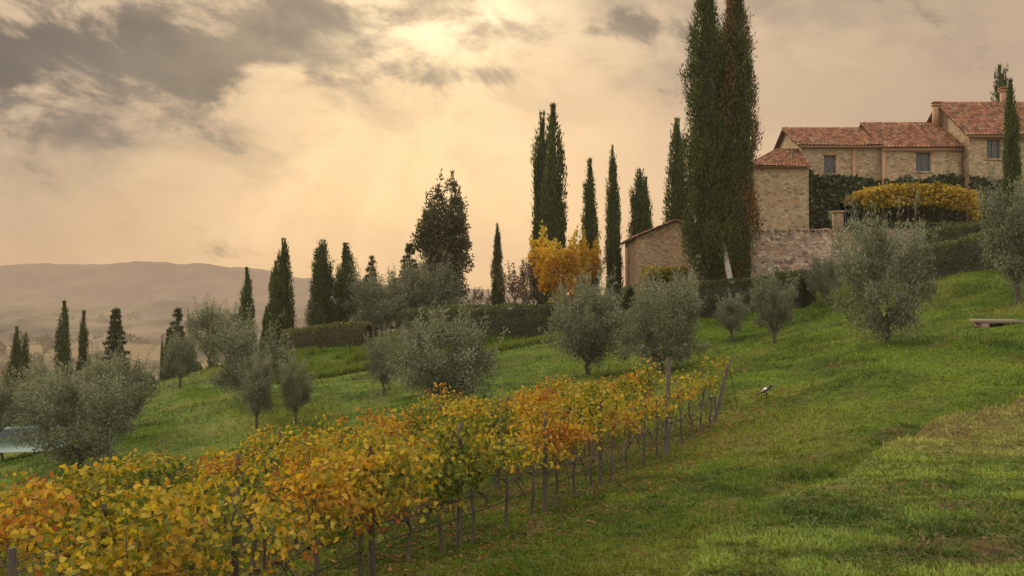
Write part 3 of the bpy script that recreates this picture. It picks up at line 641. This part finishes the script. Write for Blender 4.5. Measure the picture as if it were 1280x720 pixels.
def stonewall(name,p0,p1,zb,zt0,zt1,th=.5,seed=0):
    mb=MB();rng=np.random.default_rng(seed);p0=np.array(p0,float);p1=np.array(p1,float);L_=np.linalg.norm(p1-p0);t=(p1-p0)/L_;nn_=np.array([-t[1],t[0]])
    N=max(6,int(L_/.45));s=np.linspace(0,1,N+1);zt=zt0+(zt1-zt0)*s+(rng.uniform(-1,1,N+1))*.05+(fbm(s*6,s*0,seed,2)-.5)*.2
    V=[];
    for i in range(N+1):
        c_=p0+(p1-p0)*s[i]
        for (a,z) in ((-.5,zb),(-.5,zt[i]),(.5,zt[i]),(.5,zb)):
            q=c_+nn_*a*th;V.append((q[0],q[1],z))
    F=[(i*4+j,(i+1)*4+j,(i+1)*4+j+1,i*4+j+1) for i in range(N) for j in range(3)]+[(0,1,2,3),(N*4,N*4+1,N*4+2,N*4+3)]
    mb.add(V,F)
    for i in range(N):
        a=p0+(p1-p0)*(s[i]+.004);b=p0+(p1-p0)*(s[i+1]-.004);z0=zt[i]+.003;hh=.07+rng.uniform(0,.05);w_=th*.5+.05+rng.uniform(0,.03)
        zz=max(zt[i],zt[i+1])+hh
        c8=[(*(a-nn_*w_),z0-.02),(*(b-nn_*w_),zt[i+1]-.02),(*(b+nn_*w_),zt[i+1]-.02),(*(a+nn_*w_),z0-.02)];c8+=[(q[0],q[1],zz) for q in c8]
        mb.add(c8,[(0,1,5,4),(1,2,6,5),(2,3,7,6),(3,0,4,7),(4,5,6,7)])
    obj(name,mb.mesh(name,[M_stone2]))
stonewall('stone_retaining_wall',(15.4,66),(31.5,66.0),.6,4.95,5.25,.55,1)
stonewall('stone_retaining_wall',(15.4,66.6),(15.4,80),.6,4.95,4.95,.5,2)
stonewall('stone_garden_wall',(11.6,67.2),(15.1,66.2),-.2,3.6,4.0,.5,3)
ob=empty('stone_outbuilding');w=MB();rf=MB();x0,x1,y0,y1=8.5,13.9,70,77;ze,zr=4.85,5.95;xm=(x0+x1)/2
facade(w,x0,x1,-.4,ze,y0,[(9.5,12.6,-.39,2.0)],.4)
w.add([(x0,y0,ze),(x1,y0,ze),(xm,y0,zr),(xm-.01,y0,zr)],[(0,1,2,3)])
for xx in (x0,x1): w.add([(xx,y0,-.4),(xx,y1,-.4),(xx,y1,ze),(xx,y0,ze)],[(0,1,2,3)])
w.add([(x0,y1,-.4),(x1,y1,-.4),(x1,y1,ze),(x0,y1,ze)],[(0,1,2,3)]);w.add([(x0,y1,ze),(x1,y1,ze),(xm,y1,zr),(xm-.01,y1,zr)],[(0,1,2,3)])
w.add([(9.5,70.4,-.4),(12.6,70.4,-.4),(12.6,70.4,2.0),(9.5,70.4,2.0)],[(0,1,2,3)],(.5,.5,.5),1)
obj('walls',w.mesh('outbuilding_walls',[M_brick,M_dark]),parent=ob)
kk=(zr-ze)/(xm-x0)
tiles(rf,(x0-.3,y1+.2,ze-.3*kk+.06),(x0-.3,y0-.25,ze-.3*kk+.06),(xm,y0-.25,zr+.06),(xm,y1+.2,zr+.06),21)
tiles(rf,(x1+.3,y0-.25,ze-.3*kk+.06),(x1+.3,y1+.2,ze-.3*kk+.06),(xm,y1+.2,zr+.06),(xm,y0-.25,zr+.06),22)
obj('tile_roof',rf.mesh('outbuilding_roof',[M_tile]),parent=ob)
def fn(rng,N):
    x=rng.uniform(8.9,14.2,N);y=rng.uniform(67.6,70,N);z=2.15+.35*fbm(x*2,y*2,3,2)+rng.uniform(-.35,.25,N);return np.stack([x,y,z],1)
leafpatch('climbing_vine',fn,5500,10,[(.16,.17,.03),(.34,.27,.04),(.46,.35,.06)],.2,.18,M_vine,nrm=(0,0,1),thick=.06,T=VLEAF)
pm=MB()
for xx in (9.0,11.5,14.0): pm.tube([(xx,67.8,-.3),(xx,67.8,2.1)],.06,6)
pm.tube([(8.8,67.8,2.1),(14.2,67.8,2.1)],.05,6)
for xx in np.arange(9,14.3,.7): pm.tube([(xx,67.6,2.16),(xx,69.95,2.16)],.035,4)
obj('wooden_pergola',pm.mesh('wooden_pergola',[M_wood]))
# ------------------------------------------------------------------ vineyard
VC=np.array([(.052,.088,.016),(.11,.15,.020),(.22,.225,.026),(.40,.31,.032),(.46,.30,.030),(.42,.19,.026),(.27,.085,.025)])
DIR=np.array([.4347,.9006]);NRM=np.array([-.9006,.4347])
def vrow(off,ya,yb,seed,post_y,front,per_m):
    rng=np.random.default_rng(seed);mb=MB()
    o=np.array([-1.9,14.])+NRM*off
    sa=(ya-o[1])/DIR[1];sb=(yb-o[1])/DIR[1];L_=sb-sa
    def at(s): p=o+np.asarray(s)[...,None]*DIR;return p
    N=int(L_*per_m);s=rng.uniform(sa,sb,N)
    dens=.30+.70*sstep(.30,.58,fbm(s*.9,s*0,seed,3))
    if front: dens=dens*(1-.82*sstep(sb-17,sb-4,s))
    else: dens=dens*(1-.4*sstep(sb-7,sb-1,s))
    s=s[rng.uniform(0,1,N)<dens];N=len(s)
    p=at(s);topn=1.76+.62*(fbm(s*1.6,s*0,seed+4,3)-.5)*2;botn=.84+.34*(fbm(s*1.1,s*0,seed+8,3)-.5)*2
    if front: botn=botn+.22*sstep(sb-22,sb-8,s)
    q=rng.beta(1.6,1.3,N);z=botn+(topn-botn)*q
    lat=rng.normal(size=N)*.21*(1+.5*np.sin(q*3))
    x=p[:,0]+NRM[0]*lat;y=p[:,1]+NRM[1]*lat
    pos=np.stack([x,y,hgt(x,y)*.3+.7*hgt(p[:,0],p[:,1])+z],1)
    f=np.clip(fbm(s*.9,z*1.5,seed+2,4)*1.7-.44+.12*(q-.5)+rng.uniform(-.25,.25,N),0,.999)*6
    i0=f.astype(int);fr=(f-i0)[:,None];cc=(VC[i0]*(1-fr)+VC[np.minimum(i0+1,6)]*fr)*rng.uniform(.55,1.25,(N,1))
    d=np.array([0,0,-.5])+rng.normal(size=(N,3))*.6;up=np.stack([np.sign(lat)*NRM[0]*.5,np.sign(lat)*NRM[1]*.5,0*lat+.7],1)+rng.normal(size=(N,3))*.45
    scat(mb,GLEAF if front else VLEAF,pos,d,rng.uniform(.5,1.25,N)*.088,rng.uniform(.6,1.25,N)*.088,cc,rng,0,up)
    for s0 in np.arange(sa,sb-.3,1.05):
        s0=s0+rng.uniform(-.12,.12);b=at(s0);g=float(hgt(*b));j=rng.uniform(-.06,.06,(4,2))
        hh=rng.uniform(.62,.8)
        mb.tube([(b[0],b[1],g-.1),(b[0]+j[0,0],b[1]+j[0,1],g+.25),(b[0]+j[1,0],b[1]+j[1,1],g+.5),(b[0]+j[2,0],b[1]+j[2,1],g+hh)],[.045,.035,.032,.036],6,(.1,.08,.06),1)
        top=np.array([b[0]+j[2,0],b[1]+j[2,1],g+hh])
        for sg in (-1,1):
            for rpt in range(2 if front else 1):
                ln=rng.uniform(.45,.95);rise=rng.uniform(.05,.28);dr=rng.uniform(.2,.55);ts=np.linspace(0,1,6)
                pts=top[None]+np.stack([DIR[0]*sg*ln*ts,DIR[1]*sg*ln*ts,rise*np.sin(ts*2.4)-dr*ts**2],1)+rng.normal(size=(6,3))*.012
                pts[0]=top;mb.tube(pts,[.022,.018,.015,.012,.010,.007],5,(.1,.08,.06),1)
        for _ in range(5 if front else 2):
            ts=np.linspace(0,1,4);e=np.array([rng.uniform(-.5,.5)*DIR[0],rng.uniform(-.5,.5)*DIR[1],rng.uniform(.5,1.2)])
            mb.tube(top[None]+e[None]*ts[:,None]+rng.normal(size=(4,3))*.02*ts[:,None],[.011,.009,.007,.004],4,(.13,.08,.05),1)
    sw=np.arange(sa,sb+.1,1.5);pw_=at(sw);gz=hgt(pw_[:,0],pw_[:,1])
    for hz,r_ in ((.45,.010),(.72,.006),(1.1,.005),(1.45,.005),(1.75,.004)):
        mb.tube(np.stack([pw_[:,0],pw_[:,1],gz+hz],1),r_,4,(.1,.1,.1),2)
    for py_ in post_y:
        s0=(py_-o[1])/DIR[1]
        if s0<sa-.1 or s0>sb+1: continue
        b=at(s0);g=float(hgt(*b));ln=rng.uniform(-.12,.12,2)
        ph=rng.uniform(1.8,1.95) if front else rng.uniform(1.55,1.75)
        mb.tube([(b[0],b[1],g-.2),(b[0]+ln[0]*.5,b[1]+ln[1]*.5,g+1),(b[0]+ln[0],b[1]+ln[1],g+ph)],[.048,.043,.038],8,(.2,.16,.12),3)
    if front:
        b=at(sb);g=float(hgt(*b))
        mb.tube([(b[0]-.25,b[1],g-.2),(b[0]+.28,b[1]+.1,g+1.85)],[.075,.065],8,(.2,.16,.12),3)
        mb.tube([(b[0]+.28,b[1]+.1,g+1.75),(b[0]+.9,b[1]+1.6,g)],.008,4,(.1,.1,.1),2)
        b=at(sb-5.6);g=float(hgt(*b));mb.tube([(b[0],b[1],g-.2),(b[0]+.12,b[1]+.1,g+2.45)],[.07,.055],8,(.2,.16,.12),3)
    obj('vineyard_row',mb.mesh('vineyard_row',[M_vine,M_bark,M_wire,M_wood]))
vrow(0,3.5,31,201,[9,11.5,14,16.2,19.2,21.8],True,800)
vrow(2.5,6,33,202,np.arange(8,34,5.),False,720)
vrow(5.0,8,33,203,np.arange(9,34,5.),False,640)
vrow(7.5,10,32,204,np.arange(11,33,5.),False,600)
vrow(10.0,12,30,205,np.arange(13,31,5.),False,560)
# ------------------------------------------------------------------ grass
def grass(name,N,ymin,ymax,bmin,bmax,Lf,Wf,expo,seed,wide=False,bank=None):
    rng=np.random.default_rng(seed)
    u=rng.uniform(0,1,N)
    y=(ymin**-expo+u*(ymax**-expo-ymin**-expo))**(-1/expo)
    x=rng.uniform(bmin,bmax,N)*y
    bmk=bare(x,y);cl=fbm(x*3.1,y*3.1,55,3)
    keep=(rng.uniform(0,1,N)>bmk*.9)&(rng.uniform(0,1,N)<.28+1.2*sstep(.38,.62,cl))&~((x>15)&(y>66))
    if bank is not None:
        q=bankmask(x,y)>.35;keep&=(q if bank else ~q)
    x=x[keep];y=y[keep];cl=cl[keep];bmk=bmk[keep];N=len(x)
    pos=np.stack([x,y,hgt(x,y)-.01],1)
    lean=.9 if bank else .5
    d=np.stack([rng.normal(size=N)*lean,rng.normal(size=N)*lean,np.ones(N)],1)
    col=gcol(x,y)*rng.uniform(.60,1.35,(N,1))*(.62+.75*sstep(.35,.65,cl))[:,None]
    dry=(rng.uniform(0,1,N)<.04+.35*bmk)[:,None];col=np.where(dry,np.array([.20,.15,.075]),col)
    tall=1+1.0*sstep(.58,.78,fbm(x*.5,y*.5,77,3))*(0.4 if bank else 1)
    L=Lf(y)*rng.uniform(.5,1.3,N)*tall*(.5+1.0*cl);W=Wf(y)*rng.uniform(.6,1.4,N)
    mb=MB();scat(mb,LEAF if wide else BLADE,pos,d,L,W,col,rng)
    return obj(name,mb.mesh(name,[M_grass]))
grass('grass',230000,4.2,24,.02,.62,lambda y:.044+.0011*y,lambda y:.006+.0009*y,1.0,1,bank=True)
grass('weeds',150000,4.2,24,.02,.62,lambda y:.036+.0011*y,lambda y:.018+.0010*y,1.0,2,True,bank=True)
grass('meadow_grass',400000,8,92,-.62,.62,lambda y:.036+.0017*y,lambda y:.007+.0010*y,.6,3,bank=False)
rng=np.random.default_rng(15);N=5000
x=rng.uniform(-.2,12,N);y=crest(x)+rng.normal(size=N)*.35+.1;mk=rng.uniform(0,1,N)<.1+sstep(.55,.75,fbm(x*2.3,y*2.3,19,3));x=x[mk];y=y[mk];N=len(x)
mb=MB();scat(mb,BLADE,np.stack([x,y,hgt(x,y)-.01],1),np.stack([rng.normal(size=N)*.5,rng.normal(size=N)*.5,np.ones(N)],1),rng.uniform(.05,.15,N),.006+.0006*y,jit(rng,(.20,.20,.07),N,.4),rng)
obj('crest_grass',mb.mesh('crest_grass',[M_grass]))
rng=np.random.default_rng(8);N=60000
x=rng.uniform(-17,4,N);y=rng.uniform(66,76,N);mk=rng.uniform(0,1,N)<sstep(.35,.6,fbm(x*.5,y*.5,8,3));x=x[mk];y=y[mk];N=len(x)
mb=MB();scat(mb,BLADE,np.stack([x,y,hgt(x,y)],1),np.stack([rng.normal(size=N)*.3,rng.normal(size=N)*.3-.2,np.ones(N)],1),rng.uniform(.2,.6,N),.09,jit(rng,(.12,.18,.028),N),rng)
obj('embankment_grass',mb.mesh('embankment_grass',[M_grass]))
# fallen leaves
N=26000;y=rng.uniform(6,34,N);off=rng.uniform(-1.5,12,N);x=-1.9+(y-14)*.4827-off/.9006+rng.normal(size=N)*.3
N2=5000;x2=rng.uniform(1,11,N2);y2=rng.uniform(4.5,18,N2);kp=rng.uniform(0,1,N2)<bare(x2,y2)*.9+.03;x2=x2[kp];y2=y2[kp]
sz=np.concatenate([np.full(N,1.),np.full(len(x2),.40)])
x=np.concatenate([x,x2]);y=np.concatenate([y,y2]);N=len(x)
cc=np.array([(.22,.11,.04),(.34,.20,.05),(.16,.08,.05),(.22,.10,.06)])[rng.integers(0,4,N)]*rng.uniform(.7,1.2,(N,1))
mb=MB();d=rng.normal(size=(N,3))*np.array([1,1,.2]);scat(mb,VLEAF,np.stack([x,y,hgt(x,y)+.02],1),d,rng.uniform(.04,.09,N)*sz,rng.uniform(.03,.07,N)*sz,cc,rng,up=np.array([0,0,1.])[None]+rng.normal(size=(N,3))*.4)
obj('fallen_leaves',mb.mesh('fallen_leaves',[M_vine]))
# ------------------------------------------------------------------ distant trees in the valley
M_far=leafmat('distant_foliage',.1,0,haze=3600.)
rng=np.random.default_rng(77);NT_=2200
d=130*(3800/130)**rng.uniform(0,1,NT_);b=rng.uniform(-.75,.25,NT_)
k_=fbm(b*d/90,d/90,6,3)>.46;d=d[k_];b=b[k_];NT_=len(d)
x=b*d;cz=hgt(x,d);rad=rng.uniform(2.5,6,NT_)*(1+d/1500)
per_=70;pk=np.repeat(np.arange(NT_),per_);g=rng.normal(size=(len(pk),3));g/=np.linalg.norm(g,axis=1)[:,None];g*=rng.uniform(.3,1,(len(pk),1))
pos=np.stack([x[pk],d[pk],cz[pk]+rad[pk]*.8],1)+g*rad[pk][:,None]*np.array([1,1,.9])
mb=MB();scat(mb,LEAF,pos,g+np.array([0,0,.4]),rad[pk]*.55,rad[pk]*.4,np.array([.045,.05,.022])*rng.uniform(.6,1.6,(NT_,1))[pk]*rng.uniform(.7,1.3,(len(pk),1)),rng)
obj('distant_trees',mb.mesh('distant_trees',[M_far]))
# ------------------------------------------------------------------ small things
mb=MB();sx,sy=.473*41,41;sz=float(hgt(sx,sy))-.05
for (a,b_,h0,h1,dx) in ((-.95,.95,.12,.24,0),(-.8,-.5,-.3,.12,0),(.5,.8,-.3,.12,0)):
    V=[(sx+a,sy-.4,sz+h0),(sx+b_,sy-.45,sz+h0),(sx+b_-.05,sy+.45,sz+h0+.05),(sx+a+.06,sy+.4,sz+h0+.05)];V+=[(q[0],q[1],q[2]+h1-h0) for q in V]
    mb.add(V,[(0,1,5,4),(1,2,6,5),(2,3,7,6),(3,0,4,7),(4,5,6,7),(0,3,2,1)])
obj('stone_slab_bench',mb.mesh('stone_slab_bench',[plainmat('slab_stone',(.20,.155,.12),.9)]))
bx,by=.248*33,33.;bz=float(hgt(bx,by))+.05
bk=MB();blk=(.012,.013,.018);wh=(.62,.64,.68)
ts=np.linspace(0,1,9)
cen=np.stack([bx+(-.13+.26*ts),by+0*ts,bz+.14+.17*ts],1);rr_=np.array([.02,.05,.07,.08,.082,.075,.055,.045,.03])
bk.tube(cen[:3],rr_[:3],10,blk,0);bk.tube(cen[2:6],rr_[2:6],10,wh,1);bk.tube(cen[5:],rr_[5:],10,blk,0)
hd=np.array([bx+.15,by,bz+.34]);bk.tube([hd+np.array([-.045,0,-.02]),hd+np.array([-.02,0,0]),hd+np.array([.015,0,.008]),hd+np.array([.045,0,0])],[.02,.043,.043,.018],10,blk,0)
bk.tube([hd+np.array([.04,0,0]),hd+np.array([.1,0,-.015])],[.014,.002],6,blk,0)
bk.tube([cen[1],(bx-.36,by,bz+.06)],[.035,.012],6,blk,0)
for sy_ in (-1,1):
    bk.tube([(bx+.07,by+sy_*.07,bz+.27),(bx-.05,by+sy_*.085,bz+.2),(bx-.2,by+sy_*.04,bz+.12)],[.03,.042,.008],6,blk,0)
    bk.tube([(bx,by+sy_*.03,bz+.16),(bx+.01,by+sy_*.03,bz-.06)],[.009,.006],4,blk,0);bk.tube([(bx-.02,by+sy_*.03,bz-.045),(bx+.05,by+sy_*.03,bz-.045)],[.005,.004],4,blk,0)
obj('magpie',bk.mesh('magpie',[plainmat('black_feathers',blk,.4),plainmat('white_feathers',wh,.7)],True))
car=empty('parked_car');cb=MB();gl=MB();wl=MB()
prof=[(-2.0,.35),(-2.05,.75),(-1.85,.92),(-1.35,1.0),(-.75,1.42),(.75,1.45),(1.45,1.02),(1.95,.92),(2.05,.6),(2.0,.3)]
n_=len(prof);hw=[.8,.83,.8,.78,.62,.62,.78,.8,.83,.8]
V=[(p_[0],-hw[i],p_[1]) for i,p_ in enumerate(prof)]+[(p_[0],hw[i],p_[1]) for i,p_ in enumerate(prof)]
F=[(i,i+1,n_+i+1,n_+i) for i in range(n_-1)]+[(n_-1,0,n_,2*n_-1)]
for o_ in (0,n_): F+=[(o_+0,o_+1,o_+8,o_+9),(o_+1,o_+2,o_+7,o_+8),(o_+2,o_+3,o_+6,o_+7),(o_+3,o_+4,o_+5,o_+6)]
cb.add(V,F)
for sg in (-1,1):
    gl.add([(-1.1,sg*.765,1.06),(-.05,sg*.765,1.06),(-.05,sg*.655,1.37),(-.68,sg*.655,1.37)],[(0,1,2,3)]);gl.add([(.05,sg*.765,1.06),(1.2,sg*.765,1.06),(.68,sg*.655,1.37),(.05,sg*.655,1.37)],[(0,1,2,3)])
    for wx in (-1.3,1.3):
        wl.tube([(wx,sg*.62,.32),(wx,sg*.84,.32)],.32,14,(.03,.03,.03),0);wl.tube([(wx,sg*.83,.32),(wx,sg*.855,.32)],.18,10,(.4,.4,.4),1)
gl.add([(-1.32,-.66,1.04),(-1.32,.66,1.04),(-.8,.55,1.41),(-.8,-.55,1.41)],[(0,1,2,3)]);gl.add([(1.4,-.66,1.07),(1.4,.66,1.07),(.82,.55,1.43),(.82,-.55,1.43)],[(0,1,2,3)])
obj('body',cb.mesh('car_body',[plainmat('car_paint',(.30,.42,.42),.3,0,.05)]),parent=car)
obj('windows',gl.mesh('car_windows',[M_glass]),parent=car);obj('wheels',wl.mesh('car_wheels',[plainmat('tyre',(.02,.02,.02),.8),plainmat('hubcap',(.4,.4,.4),.4,.6)]),parent=car)
cx,cy=B(30)*50,50;car.location=(cx,cy,float(hgt(cx,cy))+.02);car.rotation_euler=(0,0,.35)
# ------------------------------------------------------------------ sky
world=bpy.data.worlds.new('World');scene.world=world;world.use_nodes=True
world.node_tree.nodes.clear();k=NT(world.node_tree)
SUN_AZ=-.0625;SUN_EL=.275
tc=k.n('ShaderNodeTexCoord');sp=k.n('ShaderNodeSeparateXYZ');k.l(tc.outputs['Generated'],sp.inputs[0])
dx,dy,dz=sp.outputs
az=k.m('ARCTAN2',dx,dy);el=k.m('ARCSINE',dz)
def lobe(ca,ce,sa,se):
    a=k.m('DIVIDE',k.m('SUBTRACT',az,ca),sa);b=k.m('DIVIDE',k.m('SUBTRACT',el,ce),se)
    r=k.m('ADD',k.m('MULTIPLY',a,a),k.m('MULTIPLY',b,b))
    return k.m('EXPONENT',k.m('MULTIPLY',r,-1.0))
cr=k.n('ShaderNodeValToRGB');k.l(k.m('DIVIDE',el,.4),cr.inputs[0])
e_=cr.color_ramp.elements;e_[0].position=0;e_[0].color=(.68,.44,.27,1);e_[1].position=1;e_[1].color=(.38,.29,.21,1)
q=e_.new(.3);q.color=(.645,.435,.275,1);q=e_.new(.65);q.color=(.51,.37,.25,1)
sky=cr.outputs[0]
sky=k.mix(k.m('MULTIPLY',lobe(-.12,.14,.23,.13),.95),sky,(.96,.62,.30))
sky=k.mix(k.m('MULTIPLY',lobe(-.54,.20,.24,.13),.8),sky,(.32,.25,.19))
cv=k.n('ShaderNodeCombineXYZ');k.l(az,cv.inputs[0]);k.l(k.m('ADD',k.m('MULTIPLY',el,1.7),k.m('MULTIPLY',az,.25)),cv.inputs[1])
n1=k.noise(cv.outputs[0],8.5,8,.60,.3)
cv2=k.n('ShaderNodeCombineXYZ');k.l(k.m('ADD',az,k.m('MULTIPLY',el,.5)),cv2.inputs[0]);k.l(k.m('MULTIPLY',el,2.4),cv2.inputs[1]);cv2.inputs[2].default_value=4.3
n2=k.noise(cv2.outputs[0],4.0,5,.55,.2)
sky=k.mix(k.m('MULTIPLY',k.ss(.42,.72,n2),.35),sky,(.43,.32,.23))
sky=k.mix(k.m('MULTIPLY',k.ss(.50,.30,n2),.28),sky,(.84,.60,.36))
# faint crepuscular shafts
ddx=k.m('SUBTRACT',az,SUN_AZ);ddz=k.m('SUBTRACT',SUN_EL+.03,el)
phi=k.m('ARCTAN2',ddx,ddz)
cp=k.n('ShaderNodeCombineXYZ');k.l(phi,cp.inputs[0])
ray=k.noise(cp.outputs[0],3.6,1,.4)
rl=lobe(-.16,.13,.22,.10)
sky=k.mix(k.m('MULTIPLY',k.m('MULTIPLY',rl,k.ss(.40,.68,ray)),.34),sky,(1.05,.76,.43))
sky=k.mix(k.m('MULTIPLY',k.m('MULTIPLY',rl,k.ss(.54,.34,ray)),.12),sky,(.58,.42,.26))
# broken cloud: lit edges and dark hearts
mids=k.m('MAXIMUM',lobe(-.36,.25,.38,.12),k.m('MULTIPLY',lobe(.1,.27,.3,.07),.7))
soft=k.ss(.47,.60,n1)
sky=k.mix(k.m('MULTIPLY',k.m('MULTIPLY',mids,k.ss(.52,.38,n1)),.60),sky,(.86,.62,.39))
sky=k.mix(k.m('MULTIPLY',k.m('MULTIPLY',mids,soft),.74),sky,(.30,.235,.18))
bias=k.m('MULTIPLY',lobe(-.42,.235,.17,.05),.28)
bias=k.m('ADD',bias,k.m('MULTIPLY',lobe(-.48,.17,.12,.045),.19))
bias=k.m('ADD',bias,k.m('MULTIPLY',lobe(-.30,.225,.05,.03),.23))
bias=k.m('ADD',bias,k.m('MULTIPLY',lobe(-.19,.258,.075,.030),.38))
bias=k.m('ADD',bias,k.m('MULTIPLY',lobe(-.5,.31,.3,.03),.20))
bias=k.m('ADD',bias,k.m('MULTIPLY',lobe(.108,.265,.06,.018),.28))
bias=k.m('ADD',bias,k.m('MULTIPLY',lobe(-.055,.225,.07,.014),.24))
cm=k.ss(.60,.76,k.m('ADD',n1,bias))
dk=k.mix(k.ss(.35,.68,n2),(.120,.100,.086),(.225,.178,.14))
sky=k.mix(k.m('MULTIPLY',cm,.88),sky,dk)
br=k.m('MULTIPLY',lobe(SUN_AZ,SUN_EL+.005,.085,.035),k.ss(.60,.42,n1))
sky=k.mix(k.m('MULTIPLY',lobe(SUN_AZ-.02,SUN_EL-.01,.13,.06),k.m('MULTIPLY',k.ss(.66,.4,n1),.65)),sky,(1.05,.77,.42))
sky=k.mix(br,sky,(1.25,.99,.62))
bk_=k.m('MAXIMUM',k.ss(.38,.9,el),k.ss(.25,-.55,dy))
sky=k.mix(bk_,sky,(1.52,1.33,1.06))  # unseen sky overhead and behind the camera, raised as fill light
ns=k.n('ShaderNodeTexSky');ns.sky_type='NISHITA';ns.sun_disc=False;ns.sun_elevation=R(16);ns.sun_rotation=-.0625;ns.dust_density=3
nis=k.mix(1,ns.outputs[0],(.08,.08,.08),'MULTIPLY')
fin=k.mix(.04,sky,nis)
fin=k.mix(k.ss(0,-.03,el),fin,(.40,.33,.22))
bg=k.n('ShaderNodeBackground');k.l(fin,bg.inputs[0]);bg.inputs[1].default_value=1.0
wo=k.n('ShaderNodeOutputWorld');k.l(bg.outputs[0],wo.inputs[0])
sl=bpy.data.lights.new('sun','SUN');sl.energy=2.7;sl.angle=R(8);sl.color=(1,.77,.48)
so=bpy.data.objects.new('sun',sl);scene.collection.objects.link(so)
v=Vector((math.sin(-.6)*math.cos(R(24)),math.cos(-.6)*math.cos(R(24)),math.sin(R(24))))
so.rotation_euler=v.to_track_quat('Z','Y').to_euler()
# ------------------------------------------------------------------ camera
cam=bpy.data.cameras.new('camera');cam.lens=36;cam.sensor_width=36;cam.clip_end=30000;cam.clip_start=.1
co=bpy.data.objects.new('camera',cam);scene.collection.objects.link(co)
co.location=(0,0,0);co.rotation_euler=(R(90+1.12),0,0)
scene.camera=co
